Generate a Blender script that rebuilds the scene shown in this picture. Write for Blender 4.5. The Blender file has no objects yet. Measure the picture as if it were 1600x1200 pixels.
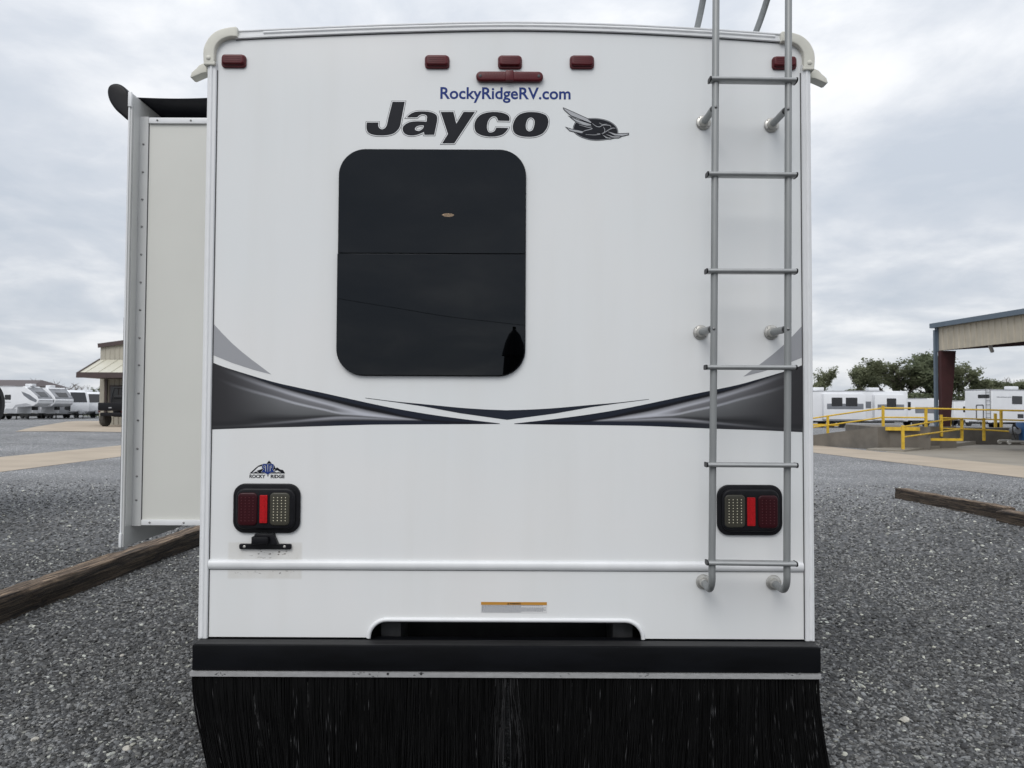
import bpy, bmesh, math, random
from mathutils import Vector, Matrix
random.seed(7)
R = math.radians
sc = bpy.context.scene
COL = sc.collection

# ------------------------------------------------------------------ camera
F = 1202.0                       # focal length in photo pixels (1600 wide)
EYE = Vector((0.0, 0.0, 1.6))
PITCH = math.atan(38.0 / F)
ROLL = 0.0045
fw = Vector((0, math.cos(PITCH), math.sin(PITCH)))
up0 = Vector((0, -math.sin(PITCH), math.cos(PITCH)))
rt0 = Vector((1, 0, 0))
rt = rt0 * math.cos(ROLL) + up0 * math.sin(ROLL)
up = up0 * math.cos(ROLL) - rt0 * math.sin(ROLL)
cam = bpy.data.cameras.new('camera')
cam.sensor_width = 36.0
cam.lens = 36.0 * F / 1600.0
cam.clip_start = 0.05
cam.clip_end = 3000
cam.dof.use_dof = True
cam.dof.focus_distance = 3.1
cam.dof.aperture_fstop = 10.0
camo = bpy.data.objects.new('camera', cam)
COL.objects.link(camo)
m = Matrix((rt, up, -fw)).transposed().to_4x4()
m.translation = EYE
camo.matrix_world = m
sc.camera = camo

# ------------------------------------------------------------------ world: overcast sky
SUN_EL, SUN_AZ = R(44), R(200)   # azimuth clockwise from +Y: behind the photographer, a little to one side
world = bpy.data.worlds.new('World')
sc.world = world
world.use_nodes = True
wn, wl = world.node_tree.nodes, world.node_tree.links
wn.clear()
def N(t, **k):
    n = wn.new(t)
    for a, b in k.items():
        setattr(n, a, b)
    return n
def wmath(op, a, b=None, c=None):
    n = wn.new('ShaderNodeMath'); n.operation = op
    for i, v in enumerate((a, b, c)):
        if v is None: continue
        if hasattr(v, 'is_output') or hasattr(v, 'links'): wl.new(v, n.inputs[i])
        else: n.inputs[i].default_value = v
    return n.outputs[0]
tc = N('ShaderNodeTexCoord')
sep = N('ShaderNodeSeparateXYZ'); wl.new(tc.outputs['Generated'], sep.inputs[0])
zc = wmath('MAXIMUM', sep.outputs['Z'], 0.0)
den = wmath('ADD', zc, 0.21)
uu = wmath('DIVIDE', sep.outputs['X'], den)
vv = wmath('DIVIDE', sep.outputs['Y'], den)
cmb = N('ShaderNodeCombineXYZ')
wl.new(wmath('MULTIPLY', uu, 1.15), cmb.inputs[0]); wl.new(vv, cmb.inputs[1])
n1 = N('ShaderNodeTexNoise'); n1.inputs['Scale'].default_value = 2.1; n1.inputs['Detail'].default_value = 7; n1.inputs['Roughness'].default_value = 0.56
n1.inputs['Distortion'].default_value = 0.25
wl.new(cmb.outputs[0], n1.inputs['Vector'])
n2 = N('ShaderNodeTexNoise'); n2.inputs['Scale'].default_value = 0.75; n2.inputs['Detail'].default_value = 3
wl.new(cmb.outputs[0], n2.inputs['Vector'])
mix = wmath('ADD', wmath('MULTIPLY', n1.outputs['Fac'], 0.62), wmath('MULTIPLY', n2.outputs['Fac'], 0.38))
ramp = N('ShaderNodeValToRGB')
wl.new(mix, ramp.inputs[0])
e = ramp.color_ramp.elements
e[0].position = 0.39; e[0].color = (0.52, 0.565, 0.63, 1)
e[1].position = 0.66; e[1].color = (0.89, 0.895, 0.91, 1)
x = e.new(0.47); x.color = (0.59, 0.625, 0.68, 1)
x = e.new(0.53); x.color = (0.69, 0.715, 0.755, 1)
x = e.new(0.58); x.color = (0.79, 0.805, 0.83, 1)
# an overcast dome is brighter towards the zenith
lift = wmath('ADD', wmath('MULTIPLY', wmath('POWER', zc, 1.3), 0.62), 0.945)
vm = N('ShaderNodeVectorMath', operation='SCALE')
wl.new(ramp.outputs[0], vm.inputs[0]); wl.new(lift, vm.inputs['Scale'])
bgc = N('ShaderNodeBackground'); wl.new(vm.outputs[0], bgc.inputs[0]); bgc.inputs[1].default_value = 1.0
sky = N('ShaderNodeTexSky'); sky.sky_type = 'NISHITA'; sky.sun_disc = False
sky.sun_elevation = SUN_EL; sky.sun_rotation = SUN_AZ
bgs = N('ShaderNodeBackground'); wl.new(sky.outputs[0], bgs.inputs[0]); bgs.inputs[1].default_value = 0.08
mx = N('ShaderNodeMixShader'); mx.inputs[0].default_value = 0.93
wl.new(bgs.outputs[0], mx.inputs[1]); wl.new(bgc.outputs[0], mx.inputs[2])
wo = N('ShaderNodeOutputWorld'); wl.new(mx.outputs[0], wo.inputs[0])

world.cycles.sampling_method = 'MANUAL'; world.cycles.sample_map_resolution = 512
sc.cycles.max_bounces = 7; sc.cycles.diffuse_bounces = 3; sc.cycles.glossy_bounces = 3; sc.cycles.transmission_bounces = 4; sc.cycles.transparent_max_bounces = 6
sc.cycles.caustics_reflective = False; sc.cycles.caustics_refractive = False

sun = bpy.data.lights.new('sun', 'SUN')
sun.energy = 1.2
sun.angle = R(35)
sun.color = (1.0, 0.97, 0.93)
suno = bpy.data.objects.new('sun', sun); COL.objects.link(suno)
sdir = Vector((math.sin(SUN_AZ) * math.cos(SUN_EL), math.cos(SUN_AZ) * math.cos(SUN_EL), math.sin(SUN_EL)))
suno.rotation_euler = (-sdir).to_track_quat('-Z', 'Y').to_euler()

vs = sc.view_settings
vs.view_transform = 'Standard'; vs.look = 'None'; vs.exposure = 0.19; vs.gamma = 1.0; vs.use_curve_mapping = False

# ------------------------------------------------------------------ geometry helpers
def ray(px, py):
    return fw + rt * ((px - 800) / F) - up * ((py - 600) / F)
def W(px, py, Y):
    d = ray(px, py)
    return EYE + d * ((Y - EYE.y) / d.y)
def sstep(t):
    t = max(0.0, min(1.0, t)); return t * t * (3 - 2 * t)
def gz(x, y):                     # the lot rises gently towards the tan building
    return 0.45 * sstep((-x - 9) / 14) * sstep((y - 15) / 28) * (1 - sstep((y - 58) / 25))
def G(px, py, dz=0.0):
    d = ray(px, py); z = 0.0
    for _ in range(30):
        t = (z + dz - EYE.z) / d.z
        p = EYE + d * t
        z = gz(p.x, p.y)
    return Vector((p.x, p.y, z + dz))

def cr(pts, n=8, closed=False):   # Catmull-Rom through 2-D or 3-D points
    P = [Vector(p) for p in pts]; out = []
    k = len(P)
    for i in range(k if closed else k - 1):
        a = P[(i - 1) % k] if (closed or i > 0) else P[0] * 2 - P[1]
        b = P[i]; c = P[(i + 1) % k]
        d = P[(i + 2) % k] if (closed or i + 2 < k) else P[-1] * 2 - P[-2]
        for j in range(n):
            t = j / n
            out.append(0.5 * ((2 * b) + (c - a) * t + (2 * a - 5 * b + 4 * c - d) * t * t + (3 * b - a - 3 * c + d) * t ** 3))
    if not closed: out.append(P[-1])
    return out
def rr(x0, z0, x1, z1, r, n=8):
    out = []
    for cx, cz, a0 in ((x1 - r, z1 - r, 0), (x0 + r, z1 - r, 90), (x0 + r, z0 + r, 180), (x1 - r, z0 + r, 270)):
        for i in range(n + 1):
            a = R(a0 + 90 * i / n)
            out.append((cx + r * math.cos(a), cz + r * math.sin(a)))
    return out
def svg(path, sx=1, sy=1, ox=0, oy=0, n=10):
    tok = path.split(); i = 0; cur = None; out = []
    def g():
        nonlocal i
        v = (ox + float(tok[i]) * sx, oy + float(tok[i + 1]) * sy); i += 2; return v
    while i < len(tok):
        c = tok[i]; i += 1
        if c in 'ML':
            cur = g(); out.append(cur)
        elif c == 'Q':
            q = g(); p = g()
            for k in range(1, n + 1):
                t = k / n
                out.append(tuple((1 - t) ** 2 * cur[j] + 2 * t * (1 - t) * q[j] + t * t * p[j] for j in (0, 1)))
            cur = p
    return out

class MB:
    def __init__(s): s.v = []; s.f = []
    def add(s, v, f):
        o = len(s.v); s.v += [Vector(p) for p in v]; s.f += [tuple(o + i for i in q) for q in f]; return s
    def box(s, c, d, rot=None):
        x, y, z = d[0] / 2, d[1] / 2, d[2] / 2
        v = [Vector(p) for p in ((-x,-y,-z),(x,-y,-z),(x,y,-z),(-x,y,-z),(-x,-y,z),(x,-y,z),(x,y,z),(-x,y,z))]
        if rot is not None: v = [rot @ p for p in v]
        c = Vector(c)
        return s.add([p + c for p in v], [(0,3,2,1),(4,5,6,7),(0,1,5,4),(1,2,6,5),(2,3,7,6),(3,0,4,7)])
    def cbox(s, c, d, ch):        # chamfered box
        bm = bmesh.new(); bmesh.ops.create_cube(bm, size=1)
        for v in bm.verts: v.co = Vector((v.co.x * d[0], v.co.y * d[1], v.co.z * d[2])) + Vector(c)
        bmesh.ops.bevel(bm, geom=bm.edges[:] , offset=ch, segments=2, profile=0.6, affect='EDGES')
        bm.verts.index_update()
        s.add([v.co.copy() for v in bm.verts], [tuple(v.index for v in f.verts) for f in bm.faces]); bm.free(); return s
    def b2(s, a, b):
        a = Vector(a); b = Vector(b)
        return s.box((a + b) / 2, (abs(b.x-a.x), abs(b.y-a.y), abs(b.z-a.z)))
    def tube(s, path, r, n=10, caps=True, flat=None):
        P = [Vector(p) for p in path]
        rs = r if isinstance(r, (list, tuple)) else [r] * len(P)
        t0 = (P[1] - P[0]).normalized()
        nn = t0.orthogonal().normalized()
        rings = []
        for i, p in enumerate(P):
            t = ((P[min(i + 1, len(P) - 1)] - P[max(i - 1, 0)])).normalized()
            nn = (nn - t * nn.dot(t)).normalized(); bb = t.cross(nn)
            rings.append([p + (nn * math.cos(2*math.pi*k/n) + bb * math.sin(2*math.pi*k/n)) * rs[i] for k in range(n)])
        v = [q for rg in rings for q in rg]; f = []
        for i in range(len(P) - 1):
            for k in range(n):
                f.append((i*n+k, i*n+(k+1)%n, (i+1)*n+(k+1)%n, (i+1)*n+k))
        if caps:
            f.append(tuple(reversed(range(n)))); f.append(tuple((len(P)-1)*n+k for k in range(n)))
        return s.add(v, f)
    def lathe(s, prof, c, axis, n=24):   # prof: (radius, along)
        c = Vector(c); ax = Vector(axis).normalized(); u = ax.orthogonal().normalized(); w = ax.cross(u)
        v = []; f = []
        for r, h in prof:
            for k in range(n):
                a = 2*math.pi*k/n
                v.append(c + ax*h + (u*math.cos(a) + w*math.sin(a))*r)
        for i in range(len(prof)-1):
            for k in range(n):
                f.append((i*n+k, i*n+(k+1)%n, (i+1)*n+(k+1)%n, (i+1)*n+k))
        f.append(tuple(reversed(range(n)))); f.append(tuple((len(prof)-1)*n+k for k in range(n)))
        return s.add(v, f)
    def sweep(s, path, prof, un, vn):    # prof (u, v) carried along path with fixed or per-point frames
        k = len(prof); v = []; f = []
        for i, p in enumerate(path):
            U = un[i] if isinstance(un, list) else un; V = vn[i] if isinstance(vn, list) else vn
            v += [Vector(p) + U*a + V*b for a, b in prof]
        for i in range(len(path)-1):
            for j in range(k):
                f.append((i*k+j, i*k+(j+1)%k, (i+1)*k+(j+1)%k, (i+1)*k+j))
        f.append(tuple(range(k))); f.append(tuple((len(path)-1)*k+j for j in reversed(range(k))))
        return s.add(v, f)
    def xform(s, M): s.v = [M @ p for p in s.v]; return s

def link(o, parent=None):
    COL.objects.link(o)
    if parent is not None: o.parent = parent
    return o
def wloc(o):
    v = Vector((0, 0, 0))
    while o is not None:
        v += o.location; o = o.parent
    return v
def finish(me, name, mat, parent, local, smooth):
    if mat is not None:
        me.materials.clear(); me.materials.append(mat)
    if parent is not None and not local:
        me.transform(Matrix.Translation(-wloc(parent)))
    bm = bmesh.new(); bm.from_mesh(me); bmesh.ops.recalc_face_normals(bm, faces=bm.faces[:]); 
    if smooth:
        for f in bm.faces: f.smooth = True
        for ed in bm.edges:
            if len(ed.link_faces) == 2 and ed.calc_face_angle(0) > smooth: ed.smooth = False
    bm.to_mesh(me); bm.free()
    o = bpy.data.objects.new(name, me)
    return link(o, parent)
def obj(name, mb, mat, parent=None, local=False, smooth=None):
    me = bpy.data.meshes.new(name); me.from_pydata(mb.v, [], mb.f); me.update()
    return finish(me, name, mat, parent, local, smooth)
ROTX = Matrix.Rotation(R(90), 4, 'X')
def plate(name, loops, Y, mat, parent=None, thick=0.0, bevel=0.0, offset=0.0, local=False, smooth=None, mtx=None, bres=3):
    """loops of (x, z) filled as an upright sheet at depth Y (its middle); holes are inner loops"""
    cu = bpy.data.curves.new('t', 'CURVE'); cu.dimensions = '2D'; cu.fill_mode = 'BOTH'
    cu.extrude = max(0, thick / 2 - bevel); cu.bevel_depth = bevel; cu.bevel_resolution = bres; cu.offset = offset - bevel
    for lp in loops:
        sp = cu.splines.new('POLY'); sp.points.add(len(lp) - 1)
        for i, p in enumerate(lp): sp.points[i].co = (p[0], p[1], 0, 1)
        sp.use_cyclic_u = True
    co = bpy.data.objects.new('t', cu)
    me = bpy.data.meshes.new_from_object(co)
    bpy.data.objects.remove(co); bpy.data.curves.remove(cu)
    me.name = name
    bm = bmesh.new(); bm.from_mesh(me); bmesh.ops.remove_doubles(bm, verts=bm.verts[:], dist=1e-6); bm.to_mesh(me); bm.free()
    me.transform(mtx if mtx is not None else Matrix.Translation((0, Y, 0)) @ ROTX)
    return finish(me, name, mat, parent, local, smooth)
def text(name, s, x0, z0, x1, Y, mat, parent, bold=0.0, height=None, shear=0.0, spacing=1.0):
    cu = bpy.data.curves.new('t', 'FONT'); cu.body = s; cu.size = 1.0; cu.offset = bold; cu.shear = shear; cu.space_character = spacing
    cu.resolution_u = 4
    co = bpy.data.objects.new('t', cu); me = bpy.data.meshes.new_from_object(co)
    bpy.data.objects.remove(co); bpy.data.curves.remove(cu); me.name = name
    xs = [v.co.x for v in me.vertices]; ys = [v.co.y for v in me.vertices]
    k = (x1 - x0) / (max(xs) - min(xs)); kz = k if height is None else height
    mn = min(xs)
    for v in me.vertices: v.co = Vector((x0 + (v.co.x - mn) * k, Y, z0 + v.co.y * kz))
    return finish(me, name, mat, parent, False, None)
def empty(name, loc, rz=0.0, parent=None):
    o = bpy.data.objects.new(name, None); o.location = loc; o.rotation_euler = (0, 0, rz); o.empty_display_size = 0.2
    return link(o, parent)
def tag(o, label=None, cat=None, group=None, kind=None):
    if label: o['label'] = label
    if cat: o['category'] = cat
    if group: o['group'] = group
    if kind: o['kind'] = kind
    return o
def copy_tree(o, parent=None):
    kids = list(o.children)
    c = o.copy(); link(c, parent)
    for k in kids: copy_tree(k, c)
    return c

# ------------------------------------------------------------------ materials
def mat(name, col, rough=0.5, metal=0.0, var=0.0, vscale=8.0, bump=0.0, bscale=60.0, spec=0.5, coat=0.0, stretch=None, col2=None, detail=5.0):
    M = bpy.data.materials.new(name); M.use_nodes = True
    nt = M.node_tree; n = nt.nodes; l = nt.links; b = n['Principled BSDF']
    b.inputs['Base Color'].default_value = (*col, 1); b.inputs['Roughness'].default_value = rough
    b.inputs['Metallic'].default_value = metal; b.inputs['Specular IOR Level'].default_value = spec
    b.inputs['Coat Weight'].default_value = coat
    if var or bump or col2:
        t = n.new('ShaderNodeTexCoord'); mp = n.new('ShaderNodeMapping'); l.new(t.outputs['Object'], mp.inputs[0])
        if stretch: mp.inputs['Scale'].default_value = stretch
    if var or col2:
        nz = n.new('ShaderNodeTexNoise'); nz.inputs['Scale'].default_value = vscale; nz.inputs['Detail'].default_value = detail
        l.new(mp.outputs[0], nz.inputs['Vector'])
        rp = n.new('ShaderNodeValToRGB'); l.new(nz.outputs['Fac'], rp.inputs[0])
        c2 = col2 or tuple(min(1, c * (1 + var)) for c in col)
        c1 = tuple(c * (1 - var) for c in col)
        rp.color_ramp.elements[0].position = 0.32; rp.color_ramp.elements[0].color = (*c1, 1)
        rp.color_ramp.elements[1].position = 0.68; rp.color_ramp.elements[1].color = (*c2, 1)
        l.new(rp.outputs[0], b.inputs['Base Color'])
    if bump:
        nb = n.new('ShaderNodeTexNoise'); nb.inputs['Scale'].default_value = bscale; nb.inputs['Detail'].default_value = 6
        l.new(mp.outputs[0], nb.inputs['Vector'])
        bp = n.new('ShaderNodeBump'); bp.inputs['Strength'].default_value = bump; bp.inputs['Distance'].default_value = 0.02
        l.new(nb.outputs['Fac'], bp.inputs['Height']); l.new(bp.outputs[0], b.inputs['Normal'])
    return M

M = {}
M['fibre'] = mat('white_fibreglass', (0.79, 0.80, 0.80), 0.22, var=0.018, vscale=1.6, bump=0.012, bscale=2.2, spec=0.45)
M['trim'] = mat('white_aluminium_trim', (0.74, 0.75, 0.76), 0.32, var=0.04, vscale=9, stretch=(1, 1, 0.2))
M['insert'] = mat('vinyl_insert', (0.80, 0.81, 0.82), 0.4, var=0.03, vscale=20)
M['cream'] = mat('cream_plastic', (0.66, 0.65, 0.58), 0.5, var=0.06, vscale=14, bump=0.03, bscale=300)
M['seal'] = mat('dark_sealant', (0.06, 0.06, 0.065), 0.6)
M['redlens'] = mat('dark_red_lens', (0.090, 0.006, 0.010), 0.36, var=0.12, vscale=30, spec=0.35)
M['red'] = mat('red_reflector', (0.42, 0.008, 0.012), 0.3, var=0.15, vscale=200, spec=0.3)
M['deepred'] = mat('deep_red_lens', (0.034, 0.003, 0.006), 0.3, spec=0.3)
M['smoke'] = mat('smoked_clear_lens', (0.055, 0.052, 0.040), 0.3, spec=0.3)
M['led'] = mat('led_reflector', (0.62, 0.58, 0.44), 0.3)
M['ledred'] = mat('led_behind_red', (0.075, 0.008, 0.013), 0.4)
M['blackplastic'] = mat('black_plastic', (0.006, 0.006, 0.008), 0.42, var=0.3, vscale=30, spec=0.25)
M['rubber'] = mat('black_rubber', (0.018, 0.018, 0.019), 0.75, var=0.3, vscale=25)
M['bumper'] = mat('black_powder_coat', (0.0032, 0.0036, 0.0048), 0.5, var=0.4, vscale=7, stretch=(0.6, 6, 3), spec=0.14)
M['dusttop'] = mat('dusty_bumper_top', (0.020, 0.020, 0.021), 0.6, var=0.45, vscale=9, stretch=(0.5, 8, 3), spec=0.3)
M['alu'] = mat('brushed_aluminium', (0.275, 0.285, 0.285), 0.5, metal=0.35, var=0.07, vscale=18, stretch=(4, 4, 0.5), bump=0.015, bscale=200)
M['rungalu'] = mat('aluminium_tread', (0.36, 0.37, 0.37), 0.42, metal=0.4, var=0.06, vscale=25)
M['cast'] = mat('cast_flange', (0.50, 0.49, 0.46), 0.34, metal=0.65, var=0.12, vscale=60)
M['strip'] = mat('worn_aluminium_angle', (0.44, 0.44, 0.44), 0.45, metal=0.4, var=0.10, vscale=35, stretch=(1, 1, 3))
M['slidewall'] = mat('slide_panel', (0.645, 0.645, 0.605), 0.36, var=0.025, vscale=2.5, bump=0.01, bscale=5)
M['fascia'] = mat('slide_fascia_aluminium', (0.55, 0.555, 0.55), 0.36, var=0.04, vscale=6, stretch=(1, 1, 0.3))
M['screw'] = mat('screw_head', (0.22, 0.22, 0.22), 0.35, metal=0.8)
M['fabric'] = mat('black_vinyl_fabric', (0.010, 0.011, 0.018), 0.55, var=0.3, vscale=3, bump=0.1, bscale=6)
M['navy'] = mat('navy_vinyl', (0.011, 0.015, 0.027), 0.4, spec=0.3)
M['inkdark'] = mat('charcoal_vinyl', (0.007, 0.008, 0.013), 0.45, var=0.1, vscale=30, spec=0.2)
M['inkwhite'] = mat('white_vinyl', (0.78, 0.79, 0.80), 0.3)
M['inkgrey'] = mat('silver_vinyl', (0.29, 0.30, 0.32), 0.3)
M['inkmid'] = mat('grey_vinyl', (0.40, 0.41, 0.43), 0.3)
M['blue'] = mat('blue_vinyl', (0.012, 0.036, 0.19), 0.45, spec=0.2)
M['orange'] = mat('orange_print', (0.50, 0.24, 0.035), 0.45)
M['paper'] = mat('label_white', (0.66, 0.66, 0.66), 0.5)
M['inkfine'] = mat('fine_print', (0.20, 0.21, 0.24), 0.6)
M['interior'] = mat('interior_panel', (0.32, 0.29, 0.25), 0.7)
M['chassis'] = mat('chassis_black', (0.014, 0.014, 0.014), 0.7, var=0.5, vscale=12)
M['chassisgrey'] = mat('chassis_worn', (0.05, 0.05, 0.052), 0.6, var=0.4, vscale=14)

def glass_mat(name, tint):
    m = bpy.data.materials.new(name); m.use_nodes = True
    n = m.node_tree.nodes; l = m.node_tree.links; n.clear()
    o = n.new('ShaderNodeOutputMaterial'); mx = n.new('ShaderNodeMixShader'); fr = n.new('ShaderNodeFresnel'); fr.inputs[0].default_value = 1.42
    t = n.new('ShaderNodeBsdfTransparent'); t.inputs[0].default_value = (*tint, 1)
    g = n.new('ShaderNodeBsdfGlossy'); g.inputs['Roughness'].default_value = 0.008; g.inputs['Color'].default_value = (0.86, 0.92, 1.0, 1)
    tcd = n.new('ShaderNodeTexCoord'); nz = n.new('ShaderNodeTexNoise'); nz.inputs['Scale'].default_value = 2.0; nz.inputs['Detail'].default_value = 1
    l.new(tcd.outputs['Object'], nz.inputs['Vector'])
    bp = n.new('ShaderNodeBump'); bp.inputs['Strength'].default_value = 0.02; bp.inputs['Distance'].default_value = 0.02
    l.new(nz.outputs['Fac'], bp.inputs['Height']); l.new(bp.outputs[0], g.inputs['Normal'])
    l.new(fr.outputs[0], mx.inputs[0]); l.new(t.outputs[0], mx.inputs[1]); l.new(g.outputs[0], mx.inputs[2]); l.new(mx.outputs[0], o.inputs[0])
    return m
M['tint'] = glass_mat('tinted_glass', (0.055, 0.055, 0.06))
def attr_mat(name, rough, attr='Col'):
    m = bpy.data.materials.new(name); m.use_nodes = True
    n = m.node_tree.nodes; l = m.node_tree.links; b = n['Principled BSDF']; b.inputs['Roughness'].default_value = rough; b.inputs['Specular IOR Level'].default_value = 0.3
    a = n.new('ShaderNodeAttribute'); a.attribute_name = attr; l.new(a.outputs['Color'], b.inputs['Base Color'])
    return m
M['print'] = attr_mat('printed_graphic', 0.3)

# rear wall: white gelcoat, faint grime, adhesive residue round the plate bracket
def rear_mat(rect):
    m = mat('rear_wall_gelcoat', (0.79, 0.80, 0.80), 0.20, spec=0.45, bump=0.010, bscale=1.8)
    nt = m.node_tree; n = nt.nodes; l = nt.links; b = n['Principled BSDF']
    def mth(op, a, c=None):
        q = n.new('ShaderNodeMath'); q.operation = op; q.use_clamp = False
        for i, v in enumerate((a, c)):
            if v is None: continue
            if isinstance(v, (int, float)): q.inputs[i].default_value = v
            else: l.new(v, q.inputs[i])
        return q.outputs[0]
    g = n.new('ShaderNodeNewGeometry'); s = n.new('ShaderNodeSeparateXYZ'); l.new(g.outputs['Position'], s.inputs[0])
    def noise(scale, st=(1, 1, 1), det=4):
        mp = n.new('ShaderNodeMapping'); mp.inputs['Scale'].default_value = st; l.new(g.outputs['Position'], mp.inputs[0])
        z = n.new('ShaderNodeTexNoise'); z.inputs['Scale'].default_value = scale; z.inputs['Detail'].default_value = det; l.new(mp.outputs[0], z.inputs['Vector'])
        return z.outputs['Fac']
    def edge(v, lo, hi, w):
        a = n.new('ShaderNodeMapRange'); a.interpolation_type = 'SMOOTHSTEP'; l.new(v, a.inputs[0])
        a.inputs[1].default_value = lo - w; a.inputs[2].default_value = lo + w
        c = n.new('ShaderNodeMapRange'); c.interpolation_type = 'SMOOTHSTEP'; l.new(v, c.inputs[0])
        c.inputs[1].default_value = hi - w; c.inputs[2].default_value = hi + w; c.inputs[3].default_value = 1; c.inputs[4].default_value = 0
        return mth('MULTIPLY', a.outputs[0], c.outputs[0])
    x0, z0, x1, z1 = rect
    box = mth('MULTIPLY', edge(s.outputs[0], x0, x1, 0.006), edge(s.outputs[2], z0, z1, 0.006))
    stain = mth('MULTIPLY', box, mth('ADD', mth('MULTIPLY', noise(30), 0.5), 0.15))
    sp = n.new('ShaderNodeValToRGB'); l.new(noise(55, (1, 1, 2.2), 6), sp.inputs[0])
    sp.color_ramp.elements[0].position = 0.60; sp.color_ramp.elements[0].color = (0, 0, 0, 1)
    sp.color_ramp.elements[1].position = 0.66; sp.color_ramp.elements[1].color = (1, 1, 1, 1)
    zc0 = z0 + (z1 - z0) * 0.62
    band = edge(s.outputs[2], zc0 - 0.012, zc0 + 0.03, 0.014)
    xb = edge(s.outputs[0], x0 + 0.10, x1 - 0.05, 0.05)
    band2 = edge(s.outputs[2], z0 + 0.018, z0 + 0.032, 0.004)
    speck = mth('MULTIPLY', mth('MULTIPLY', box, sp.outputs[0]), mth('MAXIMUM', mth('MULTIPLY', band, xb), mth('MULTIPLY', band2, 0.6)))
    # streaky grime running down, and fine road dust
    gr = n.new('ShaderNodeMapRange'); l.new(noise(1.6, (5, 5, 0.45), 6), gr.inputs[0])
    gr.inputs[1].default_value = 0.48; gr.inputs[2].default_value = 0.8; gr.inputs[3].default_value = 0; gr.inputs[4].default_value = 0.085
    cl = n.new('ShaderNodeMapRange'); l.new(noise(1.2), cl.inputs[0]); cl.inputs[1].default_value = 0.35; cl.inputs[2].default_value = 0.7
    c0 = n.new('ShaderNodeMix'); c0.data_type = 'RGBA'; l.new(cl.outputs[0], c0.inputs[0])
    c0.inputs[6].default_value = (0.765, 0.785, 0.79, 1); c0.inputs[7].default_value = (0.80, 0.80, 0.795, 1)
    def over(fac, below, col):
        q = n.new('ShaderNodeMix'); q.data_type = 'RGBA'; l.new(fac, q.inputs[0]); l.new(below, q.inputs[6]); q.inputs[7].default_value = (*col, 1)
        return q.outputs[2]
    c = over(gr.outputs[0], c0.outputs[2], (0.52, 0.49, 0.42))
    c = over(stain, c, (0.60, 0.575, 0.52))
    c = over(speck, c, (0.10, 0.085, 0.07))
    l.new(c, b.inputs['Base Color'])
    rg = n.new('ShaderNodeMapRange'); l.new(noise(6), rg.inputs[0]); rg.inputs[3].default_value = 0.16; rg.inputs[4].default_value = 0.28
    l.new(rg.outputs[0], b.inputs['Roughness'])
    return m

# ------------------------------------------------------------------ ground
def gravel_mat():
    m = bpy.data.materials.new('grey_gravel'); m.use_nodes = True
    n = m.node_tree.nodes; l = m.node_tree.links; b = n['Principled BSDF']; b.inputs['Roughness'].default_value = 0.85
    g = n.new('ShaderNodeNewGeometry')
    v = n.new('ShaderNodeTexVoronoi'); v.inputs['Scale'].default_value = 42; l.new(g.outputs['Position'], v.inputs['Vector'])
    sp = n.new('ShaderNodeSeparateColor'); l.new(v.outputs['Color'], sp.inputs[0])
    r = n.new('ShaderNodeValToRGB'); l.new(sp.outputs[0], r.inputs[0])
    e = r.color_ramp.elements
    e[0].position = 0; e[0].color = (0.050, 0.052, 0.054, 1); e[1].position = 1; e[1].color = (0.40, 0.39, 0.37, 1)
    x = e.new(0.5); x.color = (0.094, 0.095, 0.097, 1)
    x = e.new(0.92); x.color = (0.15, 0.153, 0.16, 1)
    x = e.new(0.96); x.color = (0.30, 0.295, 0.28, 1)
    nz = n.new('ShaderNodeTexNoise'); nz.inputs['Scale'].default_value = 0.35; nz.inputs['Detail'].default_value = 6; l.new(g.outputs['Position'], nz.inputs['Vector'])
    mr = n.new('ShaderNodeMapRange'); l.new(nz.outputs['Fac'], mr.inputs[0]); mr.inputs[1].default_value = 0.3; mr.inputs[2].default_value = 0.7; mr.inputs[3].default_value = 0.8; mr.inputs[4].default_value = 1.25
    sc_ = n.new('ShaderNodeVectorMath'); sc_.operation = 'SCALE'; l.new(r.outputs[0], sc_.inputs[0]); l.new(mr.outputs[0], sc_.inputs['Scale'])
    # paler, compacted, dustier gravel away from the stall; near it, shade between stones painted in
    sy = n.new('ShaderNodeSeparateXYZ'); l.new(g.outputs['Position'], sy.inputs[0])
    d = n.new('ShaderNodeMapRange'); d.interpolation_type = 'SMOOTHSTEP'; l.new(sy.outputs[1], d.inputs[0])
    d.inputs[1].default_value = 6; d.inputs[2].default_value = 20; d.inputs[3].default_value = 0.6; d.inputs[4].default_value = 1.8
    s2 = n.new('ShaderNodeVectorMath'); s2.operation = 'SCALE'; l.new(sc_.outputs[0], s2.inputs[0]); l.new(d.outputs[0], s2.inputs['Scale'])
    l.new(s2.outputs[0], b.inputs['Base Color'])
    bp = n.new('ShaderNodeBump'); bp.inputs['Strength'].default_value = 0.9; bp.inputs['Distance'].default_value = 0.012; bp.invert = True
    l.new(v.outputs['Distance'], bp.inputs['Height']); l.new(bp.outputs[0], b.inputs['Normal'])
    return m
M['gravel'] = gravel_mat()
M['concrete'] = mat('tan_concrete', (0.40, 0.335, 0.26), 0.85, var=0.10, vscale=0.8, bump=0.15, bscale=8)
M['pad'] = mat('grey_concrete', (0.27, 0.245, 0.205), 0.85, var=0.14, vscale=0.6, bump=0.15, bscale=8)
M['dock'] = mat('weathered_concrete', (0.155, 0.14, 0.12), 0.9, var=0.22, vscale=1.6, bump=0.2, bscale=10)

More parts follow.
